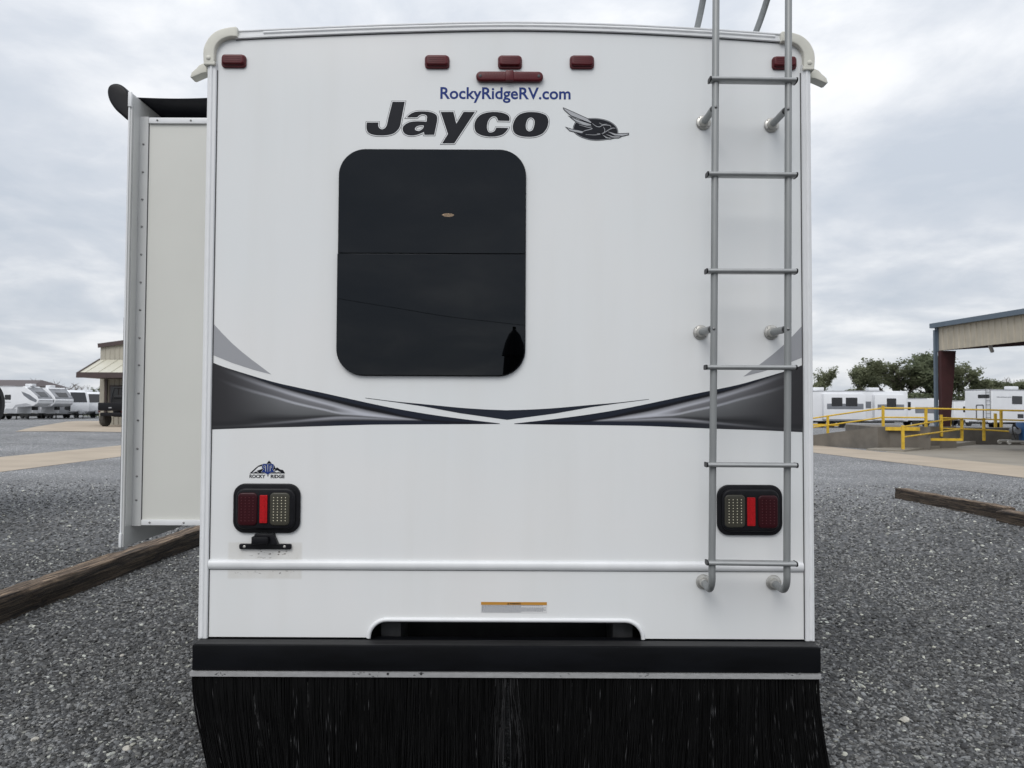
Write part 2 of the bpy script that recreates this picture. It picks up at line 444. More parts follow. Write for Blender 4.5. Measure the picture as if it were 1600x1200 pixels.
def ground_sheet():
    xs = [-420, -200, -120, -80] + [-60 + 2.5 * i for i in range(33)] + [30, 60, 100, 200, 420]
    ys = [-150, -60, -20, -5] + [2.5 * i for i in range(41)] + [115, 140, 200, 320, 700]
    v = [(x, y, gz(x, y)) for y in ys for x in xs]; f = []
    nx = len(xs)
    for j in range(len(ys) - 1):
        for i in range(nx - 1):
            a = j * nx + i; f.append((a, a + 1, a + nx + 1, a + nx))
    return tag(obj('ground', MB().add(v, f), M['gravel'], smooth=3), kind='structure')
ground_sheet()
def quad_sheet(name, a, b, c, d, mt, dz, n=12):
    """a sheet between edge a-b and edge d-c following the ground"""
    v = []; f = []
    for j in range(n + 1):
        p = a.lerp(b, j / n); q = d.lerp(c, j / n)
        for i in range(n + 1):
            r = p.lerp(q, i / n); v.append((r.x, r.y, gz(r.x, r.y) + dz))
    for j in range(n):
        for i in range(n):
            k = j * (n + 1) + i; f.append((k, k + 1, k + n + 2, k + n + 1))
    return tag(obj(name, MB().add(v, f), mt, smooth=3), kind='structure')
def ext(a, b, t): return a + (b - a) * t
# left drive (runs away from the camera beside the lot)
a, b = G(0, 738), G(190, 713.5); d, c = G(0, 714.5), G(190, 696)
quad_sheet('driveway_left', ext(a, b, -1.5), ext(a, b, 4.0), ext(d, c, 4.0), ext(d, c, -1.5), M['concrete'], 0.008, 24)
# apron before the tan building
a, b, c, d = G(24, 674.5), G(196, 675.5), G(196, 657), G(104, 659)
quad_sheet('pavement_apron', a, ext(a, b, 1.8), ext(d, c, 3), d, M['concrete'], 0.012, 24)
# right drive and pad
a, b = G(1280, 708.5), G(1600, 747); d, c = G(1280, 696.5), G(1600, 729)
quad_sheet('driveway_right', ext(a, b, -1.2), ext(a, b, 1.5), ext(d, c, 1.5), ext(d, c, -1.2), M['concrete'], 0.008, 24)
a, b = G(1404, 704.5), G(1600, 729)
a = a + Vector((-1.2, -1.0, 0)); b = b + Vector((-1.0, -1.0, 0))
quad_sheet('concrete_pavement', a, ext(a, b, 1.5), Vector((34, 22, 0)), Vector((24, 40, 0)), M['pad'], 0.004, 12)

# loose stones over the near lot: uncountable gravel, instanced from one point cloud
def gravel_stones():
    import numpy as np
    rng = np.random.default_rng(3)
    P, S, Rr, Cc = [], [], [], []
    def scatter(y0, y1, dens, smin, smax):
        area = (y1 - y0) * 2 * (0.74 * y1 + 0.4)
        k = int(area * dens)
        y = rng.uniform(y0, y1, k); hw = 0.74 * y1 + 0.4; x = rng.uniform(-hw, hw, k)
        keep = (np.abs(x) < 0.74 * y + 0.4) & ~((np.abs(x) < 1.05) & (y > 3.6))
        keep &= rng.random(k) < np.clip((17.0 - y) / 6.0, 0.0, 1.0)
        x = x[keep]; y = y[keep]; k = len(x)
        s = smin * (smax / smin) ** (rng.random(k) ** 1.6)
        P.append(np.stack([x, y, s * rng.uniform(-0.1, 0.32, k)], 1))
        S.append(np.stack([s * rng.uniform(.8, 1.35, k), s * rng.uniform(.7, 1.1, k), s * rng.uniform(.35, .7, k)], 1))
        Rr.append(np.stack([rng.normal(0, .35, k), rng.normal(0, .35, k), rng.uniform(0, 6.28, k)], 1))
        t = rng.random(k); g = 0.040 + 0.20 * rng.random(k) ** 1.8
        lf = np.sin(x * 1.9 + 1.3 * np.sin(y * 1.1)) + np.sin(y * 2.3 + 1.7 * np.sin(x * 0.8 + 2)) + 0.6 * np.sin(x * 4.1 - y * 3.3); g = g * (1 + 0.075 * lf)
        thr = np.full(k, 0.965)
        for cp_ in (G(1342, 1064), G(272, 945), G(200, 1168)): thr -= 0.30 * np.exp(-(((x - cp_.x) / 0.10) ** 2 + ((y - cp_.y) / 0.13) ** 2))
        pale = t > thr; g[pale] = rng.uniform(0.26, 0.55, pale.sum())
        w = rng.uniform(-0.012, 0.010, k)
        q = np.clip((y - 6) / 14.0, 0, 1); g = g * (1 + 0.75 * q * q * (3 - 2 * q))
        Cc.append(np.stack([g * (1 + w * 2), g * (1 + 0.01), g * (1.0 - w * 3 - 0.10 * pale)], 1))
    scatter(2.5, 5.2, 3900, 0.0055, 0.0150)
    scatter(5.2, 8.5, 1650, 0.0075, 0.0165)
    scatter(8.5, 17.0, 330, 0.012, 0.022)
    P = np.concatenate(P); S = np.concatenate(S); Rr = np.concatenate(Rr); Cc = np.concatenate(Cc)
    me = bpy.data.meshes.new('gravel'); me.vertices.add(len(P)); me.vertices.foreach_set('co', P.astype('f').ravel())
    for nm, arr in (('scl', S), ('rot', Rr), ('gcol', Cc)):
        at = me.attributes.new(nm, 'FLOAT_VECTOR', 'POINT'); at.data.foreach_set('vector', arr.astype('f').ravel())
    o = bpy.data.objects.new('gravel', me); link(o)
    sm = bpy.data.materials.new('gravel_stone'); sm.use_nodes = True
    n = sm.node_tree.nodes; l = sm.node_tree.links; b = n['Principled BSDF']; b.inputs['Roughness'].default_value = 0.8
    at = n.new('ShaderNodeAttribute'); at.attribute_type = 'INSTANCER'; at.attribute_name = 'gcol'; l.new(at.outputs['Color'], b.inputs['Base Color'])
    ng = bpy.data.node_groups.new('gravel_scatter', 'GeometryNodeTree')
    ng.interface.new_socket('Geometry', in_out='INPUT', socket_type='NodeSocketGeometry')
    ng.interface.new_socket('Geometry', in_out='OUTPUT', socket_type='NodeSocketGeometry')
    gi = ng.nodes.new('NodeGroupInput'); go = ng.nodes.new('NodeGroupOutput')
    g2i = ng.nodes.new('GeometryNodeGeometryToInstance')
    for k in range(4):
        ic = ng.nodes.new('GeometryNodeMeshIcoSphere'); ic.inputs['Radius'].default_value = 1.0; ic.inputs['Subdivisions'].default_value = 2
        pos = ng.nodes.new('GeometryNodeInputPosition'); ad = ng.nodes.new('ShaderNodeVectorMath'); ad.operation = 'ADD'; ad.inputs[1].default_value = (k * 9.1, k * 3.7, 1)
        ng.links.new(pos.outputs[0], ad.inputs[0])
        nz = ng.nodes.new('ShaderNodeTexNoise'); nz.inputs['Scale'].default_value = 0.9; nz.inputs['Detail'].default_value = 2
        ng.links.new(ad.outputs[0], nz.inputs['Vector'])
        sb = ng.nodes.new('ShaderNodeVectorMath'); sb.operation = 'SUBTRACT'; sb.inputs[1].default_value = (.5, .5, .5); ng.links.new(nz.outputs['Color'], sb.inputs[0])
        ss = ng.nodes.new('ShaderNodeVectorMath'); ss.operation = 'SCALE'; ss.inputs['Scale'].default_value = 1.9; ng.links.new(sb.outputs[0], ss.inputs[0])
        sp = ng.nodes.new('GeometryNodeSetPosition'); ng.links.new(ic.outputs['Mesh'], sp.inputs['Geometry']); ng.links.new(ss.outputs[0], sp.inputs['Offset'])
        sm_ = ng.nodes.new('GeometryNodeSetMaterial'); sm_.inputs['Material'].default_value = sm; ng.links.new(sp.outputs[0], sm_.inputs[0])
        ng.links.new(sm_.outputs[0], g2i.inputs[0])
    iop = ng.nodes.new('GeometryNodeInstanceOnPoints'); iop.inputs['Pick Instance'].default_value = True
    ng.links.new(gi.outputs[0], iop.inputs['Points']); ng.links.new(g2i.outputs[0], iop.inputs['Instance'])
    for nm, sock in (('rot', 'Rotation'), ('scl', 'Scale')):
        na = ng.nodes.new('GeometryNodeInputNamedAttribute'); na.data_type = 'FLOAT_VECTOR'; na.inputs['Name'].default_value = nm
        ng.links.new(na.outputs[0], iop.inputs[sock])
    rv = ng.nodes.new('FunctionNodeRandomValue'); rv.data_type = 'INT'; rv.inputs[4].default_value = 0; rv.inputs[5].default_value = 3
    ng.links.new(rv.outputs[2], iop.inputs['Instance Index'])
    ng.links.new(iop.outputs[0], go.inputs[0])
    md = o.modifiers.new('scatter', 'NODES'); md.node_group = ng
    me.materials.append(sm)
    tag(o, 'loose dark grey gravel covering the near lot', 'gravel', kind='stuff')
gravel_stones()

# single pale rocks that stand out of the gravel
def rock(p, sx, sy, sz, rz, seed, label, m):
    bm = bmesh.new(); bmesh.ops.create_icosphere(bm, subdivisions=3, radius=1)
    rd = random.Random(seed)
    dirs = [(Vector((rd.uniform(-1, 1), rd.uniform(-1, 1), rd.uniform(-1, 1))).normalized(), rd.uniform(0.62, 0.9)) for _ in range(9)]
    for v in bm.verts:
        for dd, h in dirs:
            k = v.co.dot(dd)
            if k > h: v.co -= dd * (k - h) * 0.9
        v.co = Vector((v.co.x * sx, v.co.y * sy, v.co.z * sz))
    bm.verts.index_update()
    mb = MB().add([v.co.copy() for v in bm.verts], [tuple(v.index for v in f.verts) for f in bm.faces]); bm.free()
    o = obj('rock', mb, m, local=True, smooth=0.5)
    o.location = p + Vector((0, 0, sz * 0.55)); o.rotation_euler = (0.1, 0.05, rz)
    return tag(o, label, 'rock', 'pale rocks lying in the gravel')
M['rock'] = mat('pale_limestone', (0.46, 0.44, 0.39), 0.9, var=0.25, vscale=40, bump=0.4, bscale=60)
M['rockdark'] = mat('dark_stone', (0.05, 0.05, 0.052), 0.9, var=0.25, vscale=40, bump=0.4, bscale=60)
rock(G(1413, 1128), 0.032, 0.024, 0.018, 0.4, 1, 'largest pale jagged rock in the gravel beside the bumper\'s right end', M['rock'])
rock(G(55, 1158), 0.021, 0.016, 0.013, 1.2, 2, 'smooth pale oval pebble in the gravel at bottom left', M['rock'])
rock(G(199, 1172), 0.022, 0.018, 0.013, 0.2, 3, 'chunky cream rock in gravel between oval pebble and bristle skirt', M['rock'])
rock(G(191, 1026), 0.020, 0.016, 0.011, 2.2, 4, 'small white stone in gravel in front of the left timber', M['rock'])
rock(G(1507, 1170), 0.026, 0.020, 0.018, 0.9, 5, 'dark rounded stone in the gravel near bottom right', M['rockdark'])

# ------------------------------------------------------------------ timbers
def wood_mat():
    m = bpy.data.materials.new('old_creosoted_timber'); m.use_nodes = True
    n = m.node_tree.nodes; l = m.node_tree.links; b = n['Principled BSDF']; b.inputs['Roughness'].default_value = 0.9
    t = n.new('ShaderNodeTexCoord'); mp = n.new('ShaderNodeMapping'); mp.inputs['Scale'].default_value = (0.6, 17, 17); l.new(t.outputs['Object'], mp.inputs[0])
    nz = n.new('ShaderNodeTexNoise'); nz.inputs['Scale'].default_value = 3; nz.inputs['Detail'].default_value = 9; nz.inputs['Roughness'].default_value = 0.72; nz.inputs['Distortion'].default_value = 0.6; l.new(mp.outputs[0], nz.inputs['Vector'])
    r = n.new('ShaderNodeValToRGB'); l.new(nz.outputs['Fac'], r.inputs[0]); e = r.color_ramp.elements
    e[0].position = 0.40; e[0].color = (0.008, 0.006, 0.005, 1); e[1].position = 0.66; e[1].color = (0.21, 0.155, 0.105, 1)
    x = e.new(0.5); x.color = (0.065, 0.046, 0.032, 1)
    # the weathered top is bleached, the sides keep their creosote
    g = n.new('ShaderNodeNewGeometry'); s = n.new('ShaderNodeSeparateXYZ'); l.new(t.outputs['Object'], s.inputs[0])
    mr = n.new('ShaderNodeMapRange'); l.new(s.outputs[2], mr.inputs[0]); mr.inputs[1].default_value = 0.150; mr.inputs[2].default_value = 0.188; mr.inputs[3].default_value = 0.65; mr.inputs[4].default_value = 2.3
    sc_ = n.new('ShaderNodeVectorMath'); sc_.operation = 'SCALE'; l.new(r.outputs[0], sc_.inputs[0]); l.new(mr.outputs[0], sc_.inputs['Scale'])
    l.new(sc_.outputs[0], b.inputs['Base Color'])
    bp = n.new('ShaderNodeBump'); bp.inputs['Strength'].default_value = 1.0; bp.inputs['Distance'].default_value = 0.025
    l.new(nz.outputs['Fac'], bp.inputs['Height']); l.new(bp.outputs[0], b.inputs['Normal'])
    return m
M['wood'] = wood_mat()
def timber(p0, p1, side, seed, label, w=0.2, h=0.19):
    """p0-p1: the visible lower edge on the ground; side: +1 body lies to the left of the edge direction"""
    p0 = Vector((p0.x, p0.y, 0)); p1 = Vector((p1.x, p1.y, 0)); L = (p1 - p0).length
    rd = random.Random(seed); nx = max(8, int(L / 0.07)); prof = []
    pr = [(0, -0.02), (0, 0.05), (0, 0.1), (0, 0.15), (0.012, h - 0.006), (0.05, h), (0.1, h + 0.004), (0.15, h), (w - 0.012, h - 0.006), (w, 0.15), (w, 0.08), (w, -0.02)]
    v = []; f = []; k = len(pr); wob = [[0, 0] for _ in pr]
    for i in range(nx + 1):
        for j, (a, z) in enumerate(pr):
            wob[j][0] = wob[j][0] * 0.8 + rd.gauss(0, 0.0036); wob[j][1] = wob[j][1] * 0.8 + rd.gauss(0, 0.0032)
            e_ = 0.012 if i in (0, nx) else 0
            v.append((L * i / nx + rd.gauss(0, 0.004) * (i in (0, nx)), (a + wob[j][0]) * side, z + wob[j][1] - (e_ if z > 0.1 else 0)))
    for i in range(nx):
        for j in range(k):
            f.append((i * k + j, i * k + (j + 1) % k, (i + 1) * k + (j + 1) % k, (i + 1) * k + j))
    f.append(tuple(range(k))); f.append(tuple(nx * k + j for j in range(k)))
    o = obj('timber', MB().add(v, f), M['wood'], local=True, smooth=0.6)
    o.location = p0; o.rotation_euler = (0, 0, math.atan2(p1.y - p0.y, p1.x - p0.x))
    return tag(o, label, 'timber', 'railway sleepers edging the parking stall')
a, b = G(0, 975), G(300, 858)
timber(ext(a, b, -0.35), ext(a, b, 1.25), 1, 11, 'long dark weathered timber lying under the slide-out')
a, b = G(1567, 813), G(1398, 778.5)
timber(a, b, -1, 12, 'grey-brown timber on the gravel right of the motorhome, its far end free')
timber(ext(a, b, -1.05) + Vector((-.30, 0, 0)), ext(a, b, -0.04) + Vector((-0.17, 0, 0)), -1, 13, 'short visible piece of timber cut by the right picture edge', h=0.175)

# ------------------------------------------------------------------ the motorhome
YW = 3.08                         # rear face
XL, XR = W(318.0, 545, YW).x, W(1268.5, 545, YW).x
XC = (XL + XR) / 2
LEN = 7.6
rv = empty('motorhome', (XC, YW, 0))
tag(rv, 'white motorhome seen from behind with slide-out, roof ladder and black bristle skirt', 'motorhome')
def wz(px, py, Y=YW):
    p = W(px, py, Y); return (p.x, p.z)
TOP = cr([wz(*p) for p in ((345, 50), (380, 47.5), (500, 42), (640, 37), (800, 34), (960, 37.5), (1100, 44.5), (1210, 52), (1246, 55))], 6)
def topz(x):
    for i in range(len(TOP) - 1):
        if TOP[i].x <= x <= TOP[i + 1].x:
            t = (x - TOP[i].x) / (TOP[i + 1].x - TOP[i].x); return TOP[i].y + (TOP[i + 1].y - TOP[i].y) * t
    return TOP[0].y if x < TOP[0].x else TOP[-1].y
ZB = W(800, 997, YW).z
ZCUT = W(800, 969, YW).z
cxl, cxr = wz(576, 995)[0], wz(1005, 995)[0]
# outline of the rear wall with rounded shoulders and the hitch opening cut out of its foot
rs = 0.115
outl = [(XL + 0.012, ZB)]
for i in range(9):
    a = R(180 - 90 * i / 8); outl.append((XL + 0.012 + rs + rs * math.cos(a), topz(XL + 0.1) - 0.024 - rs + rs * math.sin(a)))
outl += [(p.x, p.y - 0.02) for p in TOP if XL + 0.15 < p.x < XR - 0.15]
for i in range(9):
    a = R(90 - 90 * i / 8); outl.append((XR - 0.012 - rs + rs * math.cos(a), topz(XR - 0.1) - 0.024 - rs + rs * math.sin(a)))
outl += [(XR - 0.012, ZB), (cxr, ZB)]
rc = 0.072
cut = [(cxr, ZB)]
for i in range(9):
    a = R(0 + 90 * i / 8); cut.append((cxr - rc + rc * math.cos(a), ZCUT - rc + rc * math.sin(a)))
for i in range(9):
    a = R(90 + 90 * i / 8); cut.append((cxl + rc + rc * math.cos(a), ZCUT - rc + rc * math.sin(a)))
cut.append((cxl, ZB))
outl += cut[1:]
w0, w1 = wz(527.5, 586), wz(821, 236)
hole = rr(w0[0] + 0.03, w0[1] + 0.03, w1[0] - 0.03, w1[1] - 0.03, 0.085)
st0, st1 = wz(356, 904), wz(472, 848)
M['rear'] = rear_mat((st0[0], st0[1], st1[0], st1[1]))
plate('rear_wall', [outl, hole], YW + 0.015, M['rear'], rv, thick=0.03)
# moulded lip round the opening
lip = [Vector((p[0], YW - 0.001, p[1])) for p in cut]
obj('opening_lip', MB().tube(lip, 0.0085, 10), M['trim'], rv, smooth=0.9)

# shell
for sx, X in ((-1, XL + 0.012), (1, XR - 0.012)):
    zt = topz(X) - 0.11
    obj('side_wall', MB().b2((X, YW + 0.031, 0.62), (X - sx * 0.04, YW + LEN, zt)), M['fibre'], rv)
rp = [Vector((XL + 0.02, 0, topz(XL) - 0.115))] + [Vector((p.x, 0, p.y - 0.026)) for p in TOP[2:-2:3]] + [Vector((XR - 0.02, 0, topz(XR) - 0.115))]
v = []; f = []
for Y in (YW + 0.032, YW + LEN):
    for dz in (0, -0.05):
        v += [(p.x, Y, p.z + dz) for p in rp]
k = len(rp)
for i in range(k - 1):
    f += [(i, i + 1, 2*k + i + 1, 2*k + i), (k + i, 3*k + i, 3*k + i + 1, k + i + 1), (i, k + i, k + i + 1, i + 1), (2*k + i, 2*k + i + 1, 3*k + i + 1, 3*k + i)]
f += [(0, 2*k, 3*k, k), (k - 1, 2*k - 1, 4*k - 1, 3*k - 1)]
obj('roof', MB().add(v, f), M['fibre'], rv, smooth=0.6)
obj('front_wall', MB().b2((XL + 0.06, YW + LEN - 0.04, 0.62), (XR - 0.06, YW + LEN, topz(0) - 0.2)), M['fibre'], rv)
obj('floor_pan', MB().b2((XL + 0.055, YW + 0.034, 0.84), (XR - 0.055, YW + LEN - 0.05, 0.90)), M['chassis'], rv)
# driving cab in front of the coach body, so the vehicle is whole from the side
cabp = [(0, 0.55), (2.0, 0.55), (2.3, 0.75), (2.3, 1.15), (1.3, 1.35), (0.75, 1.95), (0, 2.0)]
cabm = Matrix.Translation((XC, YW + LEN, 0)) @ Matrix.Rotation(R(90), 4, 'Z') @ ROTX
plate('cab', [cabp], 0, M['fibre'], rv, thick=2.0, bevel=0.08, mtx=cabm)
plate('overcab_bunk', [[(0, 2.1), (1.1, 2.15), (1.35, 2.4), (1.1, 2.8), (0, 3.0)]], 0, M['fibre'], rv, thick=2.36, bevel=0.1, mtx=cabm)
# frame rails seen through the opening
for px in (612, 972):
    p = W(px, 985, YW + 0.12)
    obj('frame_rail', MB().b2((p.x - 0.04, YW + 0.1, 0.60), (p.x + 0.04, YW + LEN, 0.80)), M['chassisgrey'], rv)
obj('crossmember', MB().b2((cxl + 0.02, YW + 0.32, 0.58), (cxr - 0.02, YW + 0.38, 0.74)), M['chassis'], rv)
obj('underbody', MB().b2((XL + 0.1, YW + 0.45, 0.50), (XR - 0.1, YW + 0.5, 0.839)), M['chassis'], rv)
# wheels
def wheel(c, r, w, parent, local=False, rimmat=None, n=28):
    t = obj('wheel', MB().lathe([(r*0.62, -w*0.5), (r*0.9, -w*0.5), (r*0.985, -w*0.36), (r, -w*0.2), (r, w*0.2), (r*0.985, w*0.36), (r*0.9, w*0.5), (r*0.62, w*0.5)], c, (1, 0, 0), n), M['rubber'], parent, local, smooth=0.7)
    return t
M['steel'] = mat('painted_steel_rim', (0.40, 0.40, 0.41), 0.4, metal=0.4)
for X, wdt in ((XL + 0.2, 0.22), (XR - 0.2, 0.22), (XL + 0.47, 0.22), (XR - 0.47, 0.22)):
    t = wheel((X, YW + 2.5, 0.39), 0.39, wdt, rv)
    obj('rim', MB().lathe([(0.02, -0.1), (0.15, -0.1), (0.235, -0.085), (0.235, 0.085), (0.15, 0.1), (0.02, 0.1)], (X, YW + 2.5, 0.39), (1, 0, 0), 24), M['steel'], t, smooth=0.6)
for X in (XL + 0.3, XR - 0.3):
    t = wheel((X, YW + LEN + 1.3, 0.39), 0.39, 0.22, rv)
    obj('rim', MB().lathe([(0.02, -0.1), (0.15, -0.1), (0.235, -0.085), (0.235, 0.085), (0.15, 0.1), (0.02, 0.1)], (X, YW + LEN + 1.3, 0.39), (1, 0, 0), 24), M['steel'], t, smooth=0.6)

# corner mouldings
ztrim = W(800, 101, YW).z
for sx, X in ((1, XL), (-1, XR)):
    path = [(X, YW, ZB - 0.004), (X, YW, ztrim)]
    t = obj('corner_moulding', MB().sweep(path, [(0, 0.06), (0, -0.006), (0.004, -0.010), (0.034, -0.010), (0.037, -0.006), (0.037, 0.001), (0.013, 0.001), (0.013, 0.06)], Vector((sx, 0, 0)), Vector((0, 1, 0))), M['trim'], rv, smooth=0.4)
    path = [(X, YW, ZB), (X, YW, ztrim)]
    obj('screw_cover', MB().sweep(path, [(0.009, -0.0095), (0.011, -0.0135), (0.016, -0.0155), (0.021, -0.0135), (0.023, -0.0095)], Vector((sx, 0, 0)), Vector((0, 1, 0))), M['insert'], t, smooth=0.9)
    obj('seal', MB().b2((X + sx * 0.0372, YW - 0.0025, ZB + 0.002), (X + sx * 0.0402, YW + 0.001, ztrim - 0.03)), M['seal'], t)

# top moulding following the crowned roof
tp = [p for p in TOP if wz(368, 50)[0] < p.x < wz(1222, 50)[0]]
path = [Vector((p.x, YW, p.y)) for p in tp]
t = obj('top_moulding', MB().sweep(path, [(0.002, 0.05), (0.0, -0.004), (-0.004, -0.010), (-0.008, -0.010), (-0.0095, -0.006), (-0.026, -0.006), (-0.0275, -0.011), (-0.036, -0.011), (-0.038, -0.005), (-0.038, 0.001), (-0.012, 0.001), (-0.012, 0.05)], Vector((0, 0, 1)), Vector((0, 1, 0))), M['trim'], rv, smooth=0.4)
ip = [p for p in TOP if wz(402, 50)[0] < p.x < wz(1214, 50)[0]]
obj('screw_cover', MB().sweep([Vector((p.x, YW, p.y)) for p in ip], [(-0.0105, -0.0062), (-0.013, -0.0105), (-0.0175, -0.0125), (-0.022, -0.0105), (-0.0245, -0.0062)], Vector((0, 0, 1)), Vector((0, 1, 0))), M['insert'], t, smooth=0.9)
obj('seam', MB().sweep([Vector((p.x, YW, p.y)) for p in tp], [(-0.0382, 0.0005), (-0.0382, -0.003), (-0.0408, -0.003), (-0.0408, 0.0005)], Vector((0, 0, 1)), Vector((0, 1, 0))), M['seal'], t)

# corner caps
capo = [(321, 103), (320.5, 84), (323.5, 72), (331, 60), (342, 51.5), (356, 47), (371, 45)]
capi = [(373.5, 47), (373.5, 61.5), (362, 61.5), (350, 65.5), (342, 73), (338.3, 83), (338, 103)]
def cap(loop, mirror):
    co = cr([wz(*p) for p in capo], 4); ci = cr([wz(*p) for p in capi[1:]], 4)
    lp = [(p.x, p.y) for p in co] + [wz(*capi[0])] + [(p.x, p.y) for p in ci]
    if mirror: lp = [(2 * XC - p[0], p[1]) for p in lp]
    return lp
for mir in (False, True):
    lp = cap(None, mir)
    dz = -0.009 if mir else 0.0
    lp = [(a_, b_ + dz) for a_, b_ in lp]
    t = plate('corner_cap', [lp], YW + 0.02, M['cream'], rv, thick=0.085, bevel=0.006, smooth=0.6)
    s = -1 if mir else 1
    c = wz(330, 102); cx = c[0] if not mir else 2 * XC - c[0]
    obj('cap_foot', MB().cbox((cx, YW + 0.005, c[1] + dz), (0.046, 0.055, 0.014), 0.004), M['cream'], t, smooth=0.6)
    bb = wz(329, 94); bx = bb[0] if not mir else 2 * XC - bb[0]
    obj('screw_boss', MB().lathe([(0.011, 0), (0.009, 0.003), (0.003, 0.0045), (0.0005, 0.005)], (bx, YW - 0.022, bb[1] + dz), (0, -1, 0), 14), M['cream'], t, smooth=0.9)
    sp = [(322, 98), (316, 99), (311, 101.5), (307, 106), (299, 113), (297, 120), (300, 121), (316, 114), (323, 113)]
    q = [wz(*p, YW + 0.05) for p in sp]
    if mir: q = [(2 * XC - a_, b_) for a_, b_ in q]
    q = [(a_, b_ + dz * 1.3) for a_, b_ in q]
    plate('gutter_spout', [q], YW + 0.075, M['cream'], rv, thick=0.05, bevel=0.003, smooth=0.7)
    X = XL if not mir else XR
    obj('gutter_rail', MB().b2((X - s * 0.001, YW + 0.10, topz(X) - 0.155), (X - s * 0.022, YW + LEN, topz(X) - 0.135)), M['trim'], rv)

# clearance lights
def rlight(name, x0, y0, x1, y1):
    a_, b_ = wz(x0, y1), wz(x1, y0)
    t = plate(name, [rr(a_[0], a_[1], b_[0], b_[1], 0.014, 6)], YW - 0.004, M['redlens'], rv, thick=0.012, bevel=0.003, smooth=0.7)
    plate('lens', [rr(a_[0] + 0.004, a_[1] + 0.008, b_[0] - 0.004, b_[1] - 0.002, 0.012, 6)], YW - 0.0125, M['redlens'], t, thick=0.018, bevel=0.008, smooth=0.9)
    for i in range(4):
        zz = a_[1] + 0.014 + i * 0.008
        obj('lens_rib', MB().b2((a_[0] + 0.016, YW - 0.0222, zz), (b_[0] - 0.016, YW - 0.0212, zz + 0.0025)), M['redlens'], t)
    return t
for r_ in ((347, 87, 385.5, 106.5), (664, 88, 702.5, 108), (778, 88.5, 815.5, 108.5), (890, 88.5, 928, 108.5), (1205.5, 90, 1243.5, 109.5)):
    rlight('clearance_light', *r_)
# high brake light: slim bar with a clip in the middle
a_, b_ = wz(744, 129.5), wz(848.5, 114.5)
t = plate('brake_light', [rr(a_[0], a_[1], b_[0], b_[1], (b_[1] - a_[1]) * 0.49, 8)], YW - 0.010, M['redlens'], rv, thick=0.022, bevel=0.008, smooth=0.9)
mx_ = (a_[0] + b_[0]) / 2; mz_ = (a_[1] + b_[1]) / 2
obj('clip', MB().cbox((mx_, YW - 0.013, mz_ + 0.001), (0.034, 0.028, 0.043), 0.006), M['redlens'], t, smooth=0.6)
for s in (-1, 1):
    obj('screw', MB().lathe([(0.006, 0), (0.006, 0.002), (0.001, 0.003)], (mx_ + s * 0.118, YW - 0.0205, mz_), (0, -1, 0), 10), M['seal'], t)
for i in range(7):
    for s in (-1, 1):
        obj('lens_rib', MB().b2((mx_ + s * (0.028 + i * 0.011), YW - 0.0222, mz_ - 0.011), (mx_ + s * (0.031 + i * 0.011), YW - 0.0205, mz_ + 0.011)), M['redlens'], t)

# ---- window
win = plate('window', [rr(w0[0] - 0.003, w0[1] - 0.003, w1[0] + 0.003, w1[1] + 0.003, 0.108, 12), rr(w0[0] + 0.028, w0[1] + 0.028, w1[0] - 0.028, w1[1] - 0.028, 0.085, 12)], YW - 0.003, M['blackplastic'], rv, thick=0.012, bevel=0.002, smooth=0.7)
zd = wz(675, 397.5)[1]
full = rr(w0[0], w0[1], w1[0], w1[1], 0.105, 12)
upl = [p for p in full if p[1] > zd]; lol = [p for p in full if p[1] < zd]
i0 = max(range(len(full)), key=lambda i: full[i][1])
up_loop = [(w1[0], zd + 0.002)] + [p for p in full[:26] if p[1] > zd] + [(w0[0], zd + 0.002)]
lo_loop = [(w0[0] - 0.003, zd - 0.002)] + [(p[0] - (0.003 if p[0] < (w0[0] + w1[0]) / 2 else 0.001), p[1]) for p in full[18:] if p[1] < zd] + [(w1[0] - 0.001, zd - 0.002)]
plate('upper_pane', [up_loop], YW - 0.0125, M['tint'], win, thick=0.005, bevel=0.001)
plate('lower_pane', [lo_loop], YW - 0.0145, M['tint'], win, thick=0.005, bevel=0.001)
obj('pane_joint', MB().b2((w0[0], YW - 0.0095, zd - 0.008), (w1[0], YW - 0.0085, zd + 0.008)), M['rubber'], win)
# inside: lined cabin with one lit ceiling lamp
zin = topz(0) - 0.13
cl = empty('cabin', (XC, YW + 2.4, 0.91), parent=None)
cl.parent = rv; cl.location = (0, 2.4, 0.91)
obj('ceiling_panel', MB().b2((XL + 0.06, YW + 0.05, zin), (XR - 0.06, YW + 4.8, zin + 0.01)), M['interior'], cl)
obj('partition', MB().b2((XL + 0.06, YW + 4.75, 0.91), (XR - 0.06, YW + 4.8, zin - 0.001)), M['interior'], cl)
for X, s in ((XL + 0.056, 1), (XR - 0.056, -1)):
    obj('wall_lining', MB().b2((X, YW + 0.05, 0.91), (X + s * 0.008, YW + 4.74, zin - 0.002)), M['interior'], cl)
em = bpy.data.materials.new('lit_lamp'); em.use_nodes = True
eb = em.node_tree.nodes['Principled BSDF']; eb.inputs['Emission Color'].default_value = (1.0, 0.72, 0.40, 1); eb.inputs['Emission Strength'].default_value = 60.0
lp_ = W(700, 333, 5.2); lk = (zin - EYE.z) / (lp_.z - EYE.z); lx, ly = lp_.x * lk, 5.2 * lk
lamp = obj('ceiling_lamp', MB().lathe([(0.062, 0), (0.062, 0.006), (0.05, 0.012), (0.047, 0.012)], (lx, ly, zin - 0.001), (0, 0, -1), 24), M['trim'], cl, smooth=0.5)
obj('lamp_lens', MB().lathe([(0.045, 0.0125), (0.035, 0.018), (0.001, 0.021)], (lx, ly, zin - 0.001), (0, 0, -1), 24), em, lamp, smooth=0.9)

